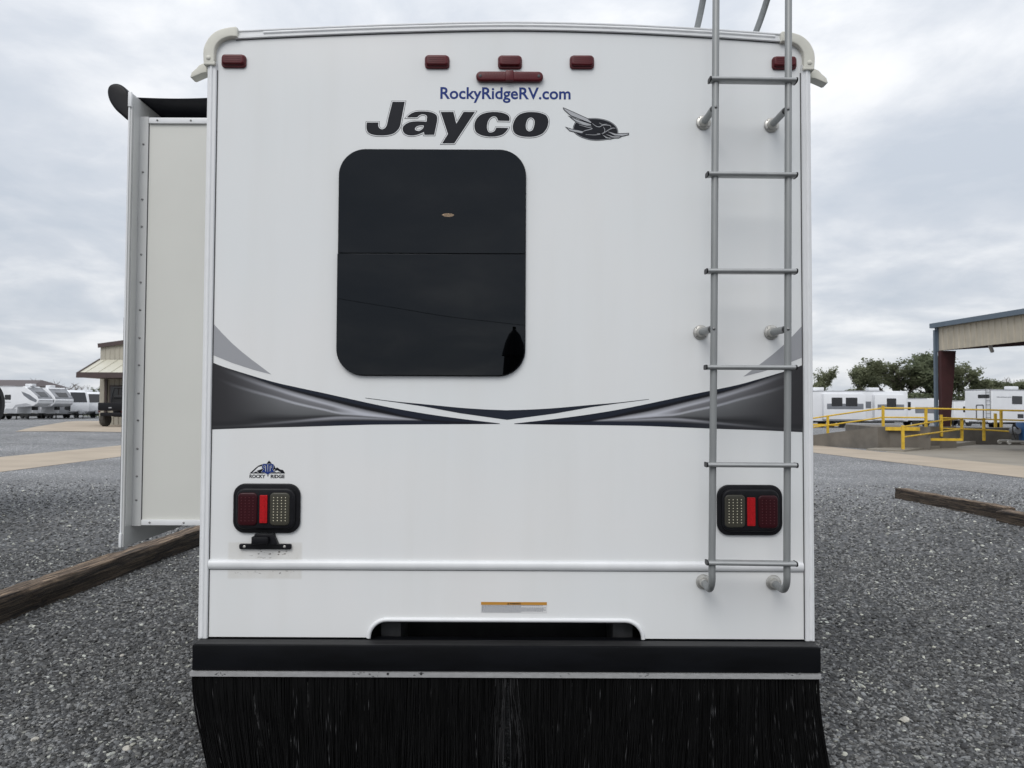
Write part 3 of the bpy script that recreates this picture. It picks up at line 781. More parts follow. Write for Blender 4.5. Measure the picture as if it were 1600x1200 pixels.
# ---- vinyl graphics
E1, E2, E3, E4 = YW - 0.0007, YW - 0.0012, YW - 0.0017, YW - 0.0022
text('website_lettering', 'RockyRidgeRV.com', wz(688, 155)[0], wz(790, 154.5)[1], wz(891.5, 155)[0], E1, M['blue'], rv, bold=0.019, spacing=1.0)
k1 = lambda s: [wz(*p) for p in svg(s, 1/7.273, 1/7.273, 560, 140)]
k2 = lambda s: [wz(*p) for p in svg(s, 0.1, 0.1, 720, 140)]
GL = [
 [k1('M 388 140 L 527 140 L 478 400 Q 465 460 400 500 Q 340 525 240 522 Q 150 520 115 490 Q 88 465 92 400 L 96 375 L 228 375 L 226 410 Q 235 450 270 452 Q 310 448 325 400 Q 332 370 340 330')],
 [k1('M 551 318 Q 590 265 660 252 Q 720 245 790 252 Q 870 262 892 300 Q 900 320 893 370 L 862 515 L 750 515 L 745 482 Q 690 512 630 522 Q 560 527 525 500 Q 497 470 505 430 Q 520 395 580 372 Q 640 358 700 362 L 775 366 L 780 320 Q 780 290 750 284 Q 710 278 685 300 Q 675 316 655 318'),
  k1('M 742 408 Q 690 406 662 420 Q 640 436 644 454 Q 655 472 690 471 Q 730 456 742 424')],
 [k1('M 935 255 L 1080 255 L 1113 390 L 1195 255 L 1325 255 L 1090 612 L 952 612 L 1018 505')],
 [k2('M 757 492 L 583 488 Q 570 440 545 425 Q 505 410 465 440 Q 420 480 410 560 Q 405 640 440 668 Q 480 680 520 655 Q 545 630 553 596 L 742 600 Q 720 660 650 705 Q 560 745 430 735 Q 290 722 235 660 Q 200 600 218 520 Q 245 430 330 385 Q 430 345 560 352 Q 690 360 745 410 Q 772 445 757 492')],
 [k2('M 1090 352 Q 1240 350 1325 400 Q 1375 445 1368 520 Q 1355 620 1280 685 Q 1190 745 1050 740 Q 900 738 840 680 Q 800 630 815 550 Q 840 440 920 390 Q 990 352 1090 352'),
  k2('M 1095 438 Q 1145 445 1153 500 Q 1153 570 1125 625 Q 1098 658 1062 653 Q 1018 640 1015 580 Q 1017 505 1048 460 Q 1067 440 1095 438')]]
brand = empty('brand_lettering', (0, 0, 0)); brand.parent = rv; brand.location = (wz(715, 190)[0] - XC, 0, wz(715, 190)[1])
for gl in GL:
    g0 = plate('letter', gl, E1, M['inkdark'], brand, offset=0.0050)
for gl in GL:
    plate('letter_keyline', gl, E2, M['inkwhite'], brand, offset=0.0034)
for gl in GL:
    plate('letter_fill', gl, E3, M['inkdark'], brand)
# bird emblem
kb = lambda s: [wz(*p) for p in svg(s, 1/11.85, 1/11.85, 865, 155)]
bird = empty('bird_emblem', (0, 0, 0)); bird.parent = rv; bird.location = (wz(930, 195)[0] - XC, 0, wz(930, 195)[1])
ell = kb('M 660 352 Q 900 338 1060 420 Q 1200 500 1198 620 Q 1190 700 1040 740 Q 860 785 680 760 Q 480 720 390 630 Q 320 540 400 425 Q 500 365 660 352')
plate('disc', [ell], E1, M['inkdark'], bird)
plate('disc_ring', [ell], E2 + 0.0003, M['inkgrey'], bird, offset=-0.0017)
plate('disc_centre', [ell], E2, M['inkdark'], bird, offset=-0.0038)
def layer(nm, s, fill, e, off=0.0026):
    lp = kb(s)
    plate(nm + '_outline', [lp], e, M['inkdark'], bird, offset=off)
    plate(nm, [lp], e - 0.0004, fill, bird)
layer('wing_feather', 'M 185 168 L 400 262 L 620 362 L 700 432 L 690 442 L 560 396 L 330 306 Q 240 240 185 175', M['inkmid'], E2 - 0.0002)
layer('wing_feather', 'M 325 340 L 450 390 L 690 470 L 690 488 L 560 470 L 410 410', M['inkmid'], E2 - 0.0002)
layer('tail', 'M 252 535 L 340 562 L 440 578 L 540 600 L 520 632 L 400 608 L 300 582', M['inkmid'], E2 - 0.0002)
layer('lower_feather', 'M 1000 602 L 1150 645 L 1385 638 L 1385 655 L 1280 680 L 1130 672', M['inkmid'], E2 - 0.0002)
layer('lower_feather', 'M 960 650 L 1100 692 L 1240 692 L 1210 712 L 1100 715', M['inkmid'], E2 - 0.0007)
layer('lower_feather', 'M 900 660 L 1000 715 L 1085 722 L 1040 735 L 970 722', M['inkmid'], E2 - 0.0012)
def stroke(pts, wd):
    P = [Vector(wz(865 + p[0] / 11.85, 155 + p[1] / 11.85)) for p in pts]; P = cr(P, 4); a_ = []; b_ = []
    for i, p in enumerate(P):
        t = (P[min(i+1, len(P)-1)] - P[max(i-1, 0)]).normalized(); nn = Vector((-t.y, t.x)) * wd * (0.4 + 0.6 * math.sin(math.pi * (i + 0.5) / len(P)))
        a_.append(p + nn); b_.append(p - nn)
    return [(p.x, p.y) for p in a_ + b_[::-1]]
for pts, wd in (([(400, 425), (560, 475), (700, 505)], .0012), ([(470, 480), (620, 520), (715, 550), (560, 592), (530, 632)], .0012), ([(715, 450), (780, 500), (850, 515), (920, 482), (1040, 490), (1062, 530)], .0013),
                ([(915, 512), (945, 560), (938, 612), (880, 642), (760, 665), (590, 655)], .0012), ([(840, 440), (900, 470), (985, 462)], .0010), ([(890, 655), (1060, 548), (1140, 540)], .0014), ([(800, 640), (880, 640), (940, 610)], .0009)):
    plate('feather_line', [stroke(pts, wd)], E2 - 0.0009, M['inkmid'], bird)

# swooshes: printed metallic streaks between a navy band and a dark foot
def lerpf(pts):
    def fn(x):
        if x <= pts[0][0]: return pts[0][1]
        for (a, b), (c, d) in zip(pts, pts[1:]):
            if x <= c: return b + (d - b) * (x - a) / (c - a)
        return pts[-1][1]
    return fn
def curvef(pts):
    q = cr(pts, 6); return lerpf([(p.x, p.y) for p in q])
fT = curvef([(331, 566), (352, 574), (397, 588), (430, 597.5), (463, 605), (505, 614), (550, 624), (606, 636), (662, 646), (718, 654), (781, 661.6)])
fB = curvef([(331, 671), (400, 668.5), (463, 667), (560, 664), (606, 663.2), (700, 662.8), (781, 662.4)])
fN = curvef([(331, 566.3), (352, 575), (397, 590), (430, 600.5), (463, 609.5), (505, 619.5), (560, 632.5), (600, 641), (640, 651), (685, 657), (781, 662)])
fK = curvef([(331, 566.5), (352, 575.2), (397, 591.5), (430, 603), (463, 613), (505, 624), (560, 638), (600, 646.5), (650, 655.5), (700, 661), (781, 662.2)])
fS1 = curvef([(331, 568), (352, 579), (397, 597), (430, 608), (463, 618.5), (505, 630), (560, 644), (600, 650.5), (648, 655.8), (781, 662.2)])
fS2 = curvef([(331, 590), (364, 604), (397, 614), (430, 622.5), (463, 632), (505, 641), (530, 646.5), (560, 649), (640, 655.5), (781, 662.2)])
fM = curvef([(331, 666), (380, 663.5), (420, 660), (463, 656.5), (500, 652.5), (530, 650), (560, 650.5), (610, 654), (645, 655.8), (781, 662.3)])
fD = curvef([(331, 670.5), (400, 667), (463, 661.5), (530, 658.5), (600, 657.5), (660, 657.2), (781, 662.35)])
def mixc(a, b, t):
    t = max(0, min(1, t)); return tuple(p + (q - p) * t for p, q in zip(a, b))
NAVY, BLK = (0.011, 0.015, 0.027), (0.003, 0.003, 0.006)
def scol(x, y):
    fade = sstep((x - 335) / 150)
    dark = (0.030, 0.029, 0.032)
    if y < fN(x): return mixc((0.030, 0.030, 0.034), NAVY, (x - 350) / 60)
    if y < fK(x): return mixc((0.03, 0.03, 0.034), BLK, (x - 350) / 60)
    s1, s2, mm, dd, bb = fS1(x), fS2(x), fM(x), fD(x), fB(x)
    hi = mixc(dark, (0.52, 0.53, 0.58), fade)
    mid = mixc(dark, (0.20, 0.20, 0.215), fade)
    if y < s1:
        return mixc(mid, hi, ((y - fK(x)) / max(0.5, s1 - fK(x))) ** 1.5)
    if y < s2:
        t = (y - s1) / max(0.5, s2 - s1)
        c = mixc(hi, mid, t * 5) if t < 0.2 else mixc(mid, mixc(dark, (0.14, 0.14, 0.15), fade), (t - 0.2) * 1.6)
        if t > 0.72: c = mixc(c, mixc(dark, (0.47, 0.48, 0.52), fade), (t - 0.72) / 0.1)
        if x > 520: c = mixc(c, (0.50, 0.51, 0.56), (x - 520) / 40)
        return c
    if y < mm:
        t = (y - s2) / max(0.5, mm - s2)
        body = mixc(dark, (0.165, 0.168, 0.175), fade * 1.25)
        c = mixc(body, mixc(dark, (0.11, 0.113, 0.118), fade), t * 1.5)
        c = mixc(c, (0.022, 0.022, 0.025), max(0, (t - 0.62) / 0.25) * min(1, (x - 345) / 60) if t < 0.9 else 0.8)
        return c
    if y < dd:
        t = (y - mm) / max(0.5, dd - mm)
        h2 = mixc((0.05, 0.05, 0.052), (0.36, 0.365, 0.40), sstep((x - 360) / 170))
        if t < 0.25: return mixc((0.03, 0.03, 0.033), h2, t * 4)
        return mixc(h2, (0.020, 0.021, 0.026), (t - 0.25) * 1.7)
    return mixc((0.034, 0.033, 0.036), NAVY, (x - 420) / 120)
def swoosh(mir):
    nx, ny = 230, 52; v = []; f = []; c = []
    for i in range(nx + 1):
        x = 331 + (781 - 331) * i / nx; t, b = fT(x), fB(x)
        for j in range(ny + 1):
            y = t + (b - t) * j / ny
            p = wz(x, y); X = p[0]
            if mir: X = 2 * XCG - X
            v.append((X, E1, p[1])); c.append(tuple(sum(q) / 7 for q in zip(*[scol(x, min(max(y + dy, t + .01), b - .01)) for dy in (-1.1, -.7, -.35, 0, .35, .7, 1.1)])))
    for i in range(nx):
        for j in range(ny):
            k = i * (ny + 1) + j; f.append((k, k + 1, k + ny + 2, k + ny + 1))
    o = obj('swoosh_graphic', MB().add(v, f), M['print'], rv)
    at = o.data.color_attributes.new('Col', 'FLOAT_COLOR', 'POINT')
    at.data.foreach_set('color', [q for cc in c for q in (*cc, 1.0)])
    return o
XCG = W(792.3, 661, YW).x
swoosh(False); swoosh(True)
def mirx(lp): return [(2 * XCG - a_, b_) for a_, b_ in lp]
chT = [(571, 621.5), (620, 627.5), (662, 631.5), (718, 637), (760, 639.8), (792.3, 641)]
chB = [(792.3, 656), (718, 645.5), (662, 635), (620, 628.8), (571, 622.2)]
lt = [(p.x, p.y) for p in cr([wz(*p) for p in chT], 5)]; lb = [wz(*p) for p in chB]
lp = lt + mirx(lt)[::-1][1:] + mirx(lb)[::-1] + lb[1:]
plate('chevron_graphic', [lp], E1, M['navy'], rv)
fin = [(331, 503), (347, 520.5), (363, 536.7), (378, 549.8), (393, 561.7), (424, 585), (397, 578), (363, 567), (331, 554)]
fl = [wz(*p) for p in fin]
M['fin'] = mat('pale_grey_vinyl', (0.335, 0.34, 0.36), 0.3)
plate('fin_graphic', [fl], E1, M['fin'], rv)
plate('fin_graphic', [mirx(fl)], E1, M['fin'], rv)

# dealer emblem
kd = lambda s: [wz(*p) for p in svg(s, 1/18.82, 1/18.82, 375, 710)]
de = empty('dealer_emblem', (0, 0, 0)); de.parent = rv; de.location = (wz(418, 735)[0] - XC, 0, wz(418, 735)[1])
plate('mountain', [kd('M 280 560 L 420 430 L 540 330 L 640 292 L 700 268 L 780 270 L 855 180 L 940 270 L 1010 320 L 1050 410 L 1090 378 L 1180 440 L 1270 460 L 1330 560')], E1, M['inkdark'], de)
for s in ('M 365 545 L 470 440 L 545 368 L 640 345 L 655 425 L 565 455 L 485 485 L 565 545 L 470 505', 'M 1030 490 L 1100 472 L 1215 535 L 1130 520 L 1050 530', 'M 1000 440 L 1040 452 L 1020 480'):
    plate('snow_patch', [kd(s)], E2, M['inkwhite'], de)
mono = kd('M 670 280 L 985 280 L 1000 390 L 955 430 L 1020 520 L 930 525 L 880 555 L 820 592 L 765 555 L 715 525 L 635 520 L 700 430 L 650 390')
plate('monogram_edge', [mono], E3, M['inkwhite'], de, offset=0.0008)
plate('monogram', [mono], E3 - 0.0004, M['blue'], de)
for s in ('M 808 300 L 836 300 L 828 520 L 818 520', 'M 770 330 L 745 330 L 745 480 L 770 520', 'M 880 330 L 905 330 L 905 470 L 880 520', 'M 735 320 L 700 330 L 700 390 L 735 400 L 735 385 L 715 375 L 715 345 L 735 338', 'M 915 320 L 950 330 L 950 390 L 915 400 L 915 385 L 935 375 L 935 345 L 915 338'):
    plate('monogram_line', [kd(s)], E3 - 0.0008, M['inkmid'], de)
plate('dagger_tip', [kd('M 800 596 L 845 596 L 822 665')], E1, M['inkdark'], de)
za = wz(390, 710 + 690 / 18.82)[1]; hz = abs(wz(390, 710 + 590 / 18.82)[1] - za)
text('lettering', 'ROCKY', wz(375 + 280/18.82, 745)[0], za, wz(375 + 748/18.82, 745)[0], E1, M['inkdark'], de, bold=0.034, height=hz / 0.73)
text('lettering', 'RIDGE', wz(375 + 905/18.82, 745)[0], za, wz(375 + 1312/18.82, 745)[0], E1, M['inkdark'], de, bold=0.034, height=hz / 0.73)

# warning label
wlb = empty('warning_label', (0, 0, 0)); wlb.parent = rv; wlb.location = (wz(803, 949)[0] - XC, 0, wz(803, 949)[1])
a_, b_ = wz(751.5, 957.5), wz(854.5, 940.8)
plate('backing', [[(a_[0], a_[1]), (b_[0], a_[1]), (b_[0], b_[1]), (a_[0], b_[1])]], E1, M['paper'], wlb)
zs = b_[1] - (b_[1] - a_[1]) * 0.27
plate('orange_band', [[(a_[0], zs), (b_[0], zs), (b_[0], b_[1]), (a_[0], b_[1])]], E2, M['orange'], wlb)
text('warning_lettering', 'WARNING', wz(796, 945)[0], zs + 0.0022, wz(813.5, 945)[0], E3, M['inkdark'], wlb, bold=0.03)
tz = (wz(792.5, 945)[0], zs + 0.002)
plate('warning_triangle', [[tz, (tz[0] + 0.008, tz[1]), (tz[0] + 0.004, tz[1] + 0.0075)]], E3, M['inkdark'], wlb)
rd = random.Random(5); mb = MB()
for r_ in range(7):
    z_ = zs - 0.0035 - r_ * 0.0042; x_ = a_[0] + 0.003
    xe = b_[0] - 0.003 - (0.10 if r_ in (1, 6) else rd.uniform(0, 0.02))
    while x_ < xe:
        wd = rd.uniform(0.003, 0.010)
        mb.add([(x_, E2, z_), (min(x_ + wd, xe), E2, z_), (min(x_ + wd, xe), E2, z_ + 0.0021), (x_, E2, z_ + 0.0021)], [(0, 1, 2, 3)]); x_ += wd + rd.uniform(0.001, 0.002)
obj('fine_print', mb, M['inkfine'], wlb)

# ---- tail lights
def rrpx(x0, y0, x1, y1, r, n=7):
    p, q = wz(x0, y1), wz(x1, y0); return rr(p[0], p[1], q[0], q[1], r, n)
def tail(bez, red, refl, clear):
    x0, y0, x1, y1 = bez
    t = plate('tail_light', [rrpx(x0, y0, x1, y1, 0.047)], YW - 0.006, M['blackplastic'], rv, thick=0.014, bevel=0.005, smooth=0.7)
    ix = 6.5
    plate('bezel', [rrpx(x0 + ix, y0 + ix, x1 - ix, y1 - ix, 0.036), ], YW - 0.017, M['blackplastic'], t, thick=0.020, bevel=0.008, smooth=0.9)
    for nm, bx, mt, dots in (('red_lens', red, M['deepred'], M['ledred']), ('clear_lens', clear, M['smoke'], M['led'])):
        q = plate(nm, [rrpx(*bx, 0.017)], YW - 0.026, mt, t, thick=0.012, bevel=0.005, smooth=0.9)
        mb = MB(); p0 = wz(bx[0], bx[3]); p1 = wz(bx[2], bx[1]); cw, ch = p1[0] - p0[0], p1[1] - p0[1]
        for i in range(4):
            for j in range(9):
                X = p0[0] + cw * (0.20 + 0.20 * i); Z = p0[1] + ch * (0.15 + 0.70 * j / 8)
                mb.lathe([(0.0026, 0), (0.0018, 0.0014), (0.0002, 0.0018)], (X, YW - 0.0318, Z), (0, -1, 0), 6)
        tag(obj('led_dots', mb, dots, q), kind='stuff')
    q = plate('reflector', [rrpx(*refl, 0.003)], YW - 0.0285, M['red'], t, thick=0.008, bevel=0.001)
    obj('reflector_ridge', MB().sweep([Vector((wz(refl[0] + 3.2, refl[3])[0], YW - 0.0325, wz(refl[0], refl[3])[1] + 0.006)), Vector((wz(refl[0] + 3.2, refl[1])[0], YW - 0.0325, wz(refl[0], refl[1])[1] - 0.006))], [(0, 0.001), (0.0, -0.001), (0.014, -0.0014), (0.014, 0.001)], Vector((1, 0, 0)), Vector((0, 1, 0))), M['red'], q)
    return t
tail((365, 755.5, 470.5, 832), (375, 768.7, 406, 819.5), (409.3, 772.4, 421.6, 815.5), (424.7, 768.7, 456, 819.5))['label'] = 'tail light above the plate bracket'
tail((1119.5, 757.5, 1221, 835.7), (1181, 773, 1211.5, 823.6), (1164, 776, 1176.3, 820), (1129.5, 772, 1161, 822.5))['label'] = 'tail light behind the ladder'
# licence plate bracket and lamp
a_, b_ = wz(375, 857.3), wz(456, 849.3)
pb = plate('plate_bracket', [rr(a_[0], a_[1], b_[0], b_[1], 0.006, 4)], YW - 0.006, M['blackplastic'], rv, thick=0.012, bevel=0.002, smooth=0.7)
hs = [wz(*p) for p in ((401, 833), (430, 833), (437, 850), (394, 850))]
plate('bracket_neck', [hs], YW - 0.012, M['blackplastic'], pb, thick=0.022, bevel=0.003, smooth=0.7)
a_, b_ = wz(398.5, 847), wz(424, 836)
obj('lamp_housing', MB().cbox(((a_[0] + b_[0]) / 2, YW - 0.028, (a_[1] + b_[1]) / 2), (b_[0] - a_[0], 0.04, b_[1] - a_[1]), 0.005), M['blackplastic'], pb, smooth=0.7)
for px in (383.5, 446):
    p = wz(px, 853.3)
    obj('screw', MB().lathe([(0.0055, 0), (0.0055, 0.002), (0.002, 0.0035)], (p[0], YW - 0.0122, p[1]), (0, -1, 0), 12), M['cast'], pb, smooth=0.7)

# ---- belt moulding
ba, bb2 = W(322, 882.5, YW), W(1254.5, 884.5, YW); zb = (ba.z + bb2.z) / 2
t = obj('belt_moulding', MB().sweep([(ba.x + 0.012, YW, zb), (bb2.x, YW, zb)], [(-0.019, 0.0005), (-0.019, -0.004), (-0.014, -0.009), (-0.004, -0.013), (0.008, -0.012), (0.014, -0.009), (0.017, -0.003), (0.019, -0.003), (0.019, 0.0005)], Vector((0, 0, 1)), Vector((0, 1, 0))), M['trim'], rv, smooth=0.7)
obj('seam', MB().b2((ba.x + 0.012, YW - 0.0015, zb - 0.0215), (bb2.x, YW + 0.0004, zb - 0.0192)), M['seal'], t)

# ---- bumper, worn angle and bristle skirt
YB = 2.995
p0, p1 = W(300, 1008, YB), W(1283, 1012, YB)
zt = (p0.z + p1.z) / 2; zbm = W(800, 1050, YB).z
bm_ = MB().cbox(((p0.x + p1.x) / 2, (YB + 0.13 + YB) / 2 - 0.0, (zt + zbm) / 2), (p1.x - p0.x, 0.13, zt - zbm), 0.006)
for i, vv_ in enumerate(bm_.v):
    if vv_.y > YB + 0.09 and vv_.z > zbm: pass
bmo = obj('bumper', bm_, M['bumper'], rv, smooth=0.6)
obj('bumper_step_pad', MB().b2((p0.x + 0.008, YB + 0.008, zt + 0.0002), (p1.x - 0.008, YW - 0.013, zt + 0.0016)), M['dusttop'], bmo)
zs0, zs1 = W(800, 1050.5, YB).z, W(800, 1058, YB).z
sx0, sx1 = W(297, 1054, YB - 0.004).x, W(1282.5, 1054, YB - 0.004).x
ang = obj('skirt_angle', MB().b2((sx0, YB - 0.008, zs1), (sx1, YB - 0.004, zs0 - 0.0005)).b2((sx0, YB - 0.0039, zs0 - 0.004), (sx1, YB + 0.05, zs0 - 0.0006)), M['strip'], rv)
for px in (606, 658):
    p = W(px, 1053, YB - 0.008)
    obj('bolt_hole', MB().lathe([(0.005, 0), (0.005, 0.0008)], (p.x, YB - 0.008, p.z), (0, -1, 0), 12), M['rubber'], ang)
rd = random.Random(9)
for px, n_ in ((345, 9), (560, 7), (585, 5), (655, 6), (880, 3), (1005, 8), (1225, 4), (1240, 5)):
    for q in range(n_):
        p = W(px + rd.uniform(-10, 10), 1054 + rd.uniform(-3, 3), YB - 0.008); wd = rd.uniform(0.003, 0.012)
        obj('scuff', MB().add([(p.x, YB - 0.0084, p.z), (p.x + wd, YB - 0.0084, p.z + rd.uniform(-.002, .002)), (p.x + wd * 0.8, YB - 0.0084, p.z + 0.002), (p.x + 0.001, YB - 0.0084, p.z + 0.0025)], [(0, 1, 2, 3)]), M['seal'], ang)
def skirt():
    m = mat('black_bristle', (0.004, 0.004, 0.005), 0.5, spec=0.16)
    n = m.node_tree.nodes; l = m.node_tree.links; b = n['Principled BSDF']
    at = n.new('ShaderNodeAttribute'); at.attribute_name = 'Col'; l.new(at.outputs['Color'], b.inputs['Base Color'])
    rd = random.Random(21); v = []; f = []; cl_ = []
    x0, x1 = sx0 + 0.004, sx1 - 0.004; ns = 5200; gap = W(793, 1056, YB).x
    # some clumps carry road dust
    dusty = sorted((rd.uniform(0, 1), rd.uniform(0.003, 0.01)) for _ in range(7)) + [(0.70, 0.004), (0.735, 0.006), (0.83, .005), (0.87, .004), (0.9, .006), (0.93, .008), (0.955, .006), (0.975, .01), (0.03, 0.006), (0.10, 0.005), (0.985, 0.008)]
    for s in range(ns):
        u = rd.random(); x = x0 + (x1 - x0) * u; row = rd.choice((0, 1, 2)); y = YB + 0.004 + row * 0.007
        g = x - gap
        sway = 0.13 * (1 - u) ** 2.2 * (0.5 + 0.5 * math.cos(u * 9)) - 0.05 * math.sin(math.pi * min(1, max(0, (u - 0.52) / 0.40))) + 0.055 * max(0, (u - 0.9) / 0.1)
        part = 0.0
        if abs(g) < 0.13:
            part = (1 if g > 0 else -1) * 0.055 * rd.uniform(0.15, 1.1) * (1 - abs(g) / 0.13) ** 1.2
            if abs(g) < 0.003: continue
        sway += rd.gauss(0, 0.012) + 0.012 * math.sin(u * 70) + 0.008 * math.sin(u * 190 + 1); fore = rd.gauss(-0.010, 0.014) - 0.02 * row
        L = zs1 - rd.uniform(0.03, 0.09); rr_ = rd.uniform(0.0012, 0.0021); base = len(v)
        dl = 0
        for du, w_ in dusty:
            if abs(u - du) < w_ * 0.5: dl = 1
        d0 = rd.uniform(0.05, 0.6); d1 = d0 + rd.uniform(0.02, 0.10)
        d2 = rd.uniform(0.3, 0.9); d3 = d2 + rd.uniform(0.02, 0.10)
        shade = rd.uniform(0.002, 0.007)
        if abs(g) < 0.045 and rd.random() < 0.5: shade = rd.uniform(0.01, 0.05)
        K = 22
        for i in range(K + 1):
            t = i / K; cx = x + sway * t ** 1.7 + part * sstep(t * 1.5); cz = zs1 + 0.004 - L * t; cy = y + fore * t ** 1.5
            for kk in range(3):
                a = 2.1 * kk; v.append((cx + rr_ * math.cos(a), cy + rr_ * math.sin(a), cz))
                c = shade
                if dl and (d0 < t < d1 or d2 < t < d3): c = rd.uniform(0.02, 0.13) if rd.random() < 0.45 else shade
                elif not dl and s % 70 == 0 and d0 < t < d0 + 0.05: c = 0.10
                cl_.append((c, c, c * 1.04, 1))
        for i in range(K):
            for kk in range(3):
                f.append((base + i*3 + kk, base + i*3 + (kk+1) % 3, base + (i+1)*3 + (kk+1) % 3, base + (i+1)*3 + kk))
    o = obj('bristle_skirt', MB().add(v, f), m, rv, smooth=3)
    a = o.data.color_attributes.new('Col', 'FLOAT_COLOR', 'POINT'); a.data.foreach_set('color', [q for c in cl_ for q in c])
    tag(o, kind='stuff')
    # woven header the bristles hang from
    obj('skirt_header', MB().b2((sx0 + 0.003, YB + 0.0235, zs1 - 0.03), (sx1 - 0.003, YB + 0.027, zs0 - 0.006)), M['rubber'], rv)
skirt()

# ---- ladder
YR = 2.885
lad = empty('ladder', (0, 0, 0)); lad.parent = rv; lad.location = (W(1172, 600, YR).x - XC, YR - YW, 0.8)
def rail(pxs, foot_px, roofx):
    ptop = W(*pxs[0], YR); pm = W(*pxs[1], YR); pb_ = W(*pxs[2], YR + 0.012)
    ft = W(*foot_px, YW)
    zroof = topz(ptop.x) - 0.03
    P = [(ptop.x + roofx, YW + 0.325, zroof - 0.02), (ptop.x + roofx, YW + 0.318, zroof + 0.035), (ptop.x + roofx, YW + 0.265, zroof + 0.090), (ptop.x + roofx * .7, YW + 0.115, zroof + 0.148), (ptop.x + roofx * .4, YW - 0.02, zroof + 0.225), (ptop.x, YW - 0.11, zroof + 0.29), (ptop.x, YR + 0.025, zroof + 0.285), (ptop.x, YR, zroof + 0.22)]
    path = cr(P, 6)
    zbend = ft.z + 0.075
    path += [pm, Vector((pb_.x, pb_.y, pb_.z))]
    Rb = 0.07
    c = Vector((pb_.x, pb_.y + Rb, ft.z + Rb * 0.95))
    for i in range(0, 9):
        a = R(90 * i / 8)
        k = i / 8
        path.append(Vector((pb_.x + (ft.x - pb_.x) * 0.3 * k, c.y - Rb * math.cos(a), c.z - Rb * 0.95 * math.sin(a))))
    path.append(Vector((ft.x, YW - 0.002, ft.z)))
    o = obj('rail', MB().tube(path, 0.0132, 14), M['alu'], lad, smooth=0.9)
    return o
def flange(px, py):
    p = W(px, py, YW)
    t = obj('flange', MB().lathe([(0.030, 0), (0.030, 0.004), (0.027, 0.008), (0.020, 0.010), (0.018, 0.024), (0.0145, 0.028)], (p.x, YW - 0.0005, p.z), (0, -1, 0), 24), M['cast'], lad, smooth=0.6)
    return p
def standoff(px, py, rx, ry):
    p = flange(px, py); q = W(rx, ry, YR + 0.005)
    d = (q - p); s = p + d * 0.05
    obj('standoff', MB().tube([s, p + d * 0.86], 0.0135, 14), M['alu'], lad, smooth=0.9)
    obj('standoff_plug', MB().tube([p + d * 0.858, q], 0.0115, 12), M['blackplastic'], lad, smooth=0.9)
    b_ = W(rx + 1.5, ry, YR - 0.013)
    obj('bolt', MB().lathe([(0.0055, 0), (0.0055, 0.002), (0.003, 0.0045), (0.0005, 0.005)], b_, (0, -1, 0), 12), M['screw'], lad, smooth=0.7)
    for k in range(4):
        a = R(45 + 90 * k)
        obj('flange_screw', MB().lathe([(0.0042, 0), (0.003, 0.002), (0.0005, 0.0026)], (p.x + 0.0235 * math.cos(a), YW - 0.0075, p.z + 0.0235 * math.sin(a)), (0, -1, 0), 8), M['screw'], lad)
rail(((1119.5, 0), (1115.5, 520), (1112.5, 870)), (1099, 909), 0.02)
rail(((1232.5, 0), (1231, 520), (1229.5, 872)), (1208.5, 910), -0.008)
flange(1099, 909); flange(1208.5, 910)
standoff(1099, 192, 1117, 167); standoff(1205, 196, 1230, 170)
standoff(1094.5, 519.5, 1114, 513.5); standoff(1205, 519.5, 1230, 514)
for (xa, ya, xb, yb) in ((1110, 125, 1242, 127), (1106, 273, 1242, 274.5), (1104.5, 424, 1242, 424.5), (1103.5, 574, 1241, 574.5), (1104.5, 726, 1242.5, 727), (1107, 880, 1244, 882)):
    p, q = W(xa, ya, YR - 0.004), W(xb, yb, YR - 0.004)
    if ya > 800: p.y += 0.014; q.y += 0.014
    pr = [(0.021, -0.006), (0.021, 0.004), (0.017, 0.0085), (-0.014, 0.0085), (-0.020, 0.005), (-0.0215, 0.0), (-0.019, -0.0055), (-0.012, -0.0085), (0.014, -0.0085)]
    t = obj('rung', MB().sweep([p, q], pr, Vector((0, 1, 0)), Vector((0, 0, 1))), M['rungalu'], lad, smooth=0.8)
    for s, e_ in ((-1, p), (1, q)):
        obj('rung_cap', MB().sweep([e_ + Vector((s * 0.0002, 0, 0)), e_ + Vector((s * 0.005, 0, 0))], [(u * 1.06, w_ * 1.1) for u, w_ in pr], Vector((0, 1, 0)), Vector((0, 0, 1))), M['blackplastic'], lad, smooth=0.8)

# ---- slide-out on the driver's side with its topper
YS, YF = 3.645, 3.572              # rear panel of the box, rear edge of the fascia
SLEN = 3.9
so = empty('slide_out', (0, 0, 0)); so.parent = rv; so.location = (W(218, 500, YS).x - XC, YS - YW, 1.0)
fx = W(199.8, 500, YF).x            # inner face of fascia
pt, pbm = W(270, 187, YS), W(270, 819, YS)
px0 = W(213.5, 500, YS).x
obj('side_panel', MB().b2((px0, YS, pbm.z), (XL + 0.02, YS + SLEN, pt.z)), M['slidewall'], so)
zft, zfb = W(203, 146, YF).z, W(190, 855, YF).z
fas = obj('fascia', MB().b2((fx - 0.012, YF, zfb), (fx, YF + SLEN + 0.23, zft)), M['fascia'], so)
obj('fascia_edge', MB().b2((fx - 0.016, YF - 0.004, zfb + 0.06), (fx - 0.009, YF - 0.0005, zft - 0.02)), M['trim'], fas)
obj('fascia_hem', MB().cbox((fx - 0.012, YF - 0.003, zfb + 0.032), (0.013, 0.014, 0.066), 0.004), M['trim'], fas, smooth=0.6)
obj('fascia_clip', MB().cbox((fx - 0.008, YF - 0.004, zft - 0.030), (0.017, 0.012, 0.070), 0.003), M['trim'], fas, smooth=0.6)
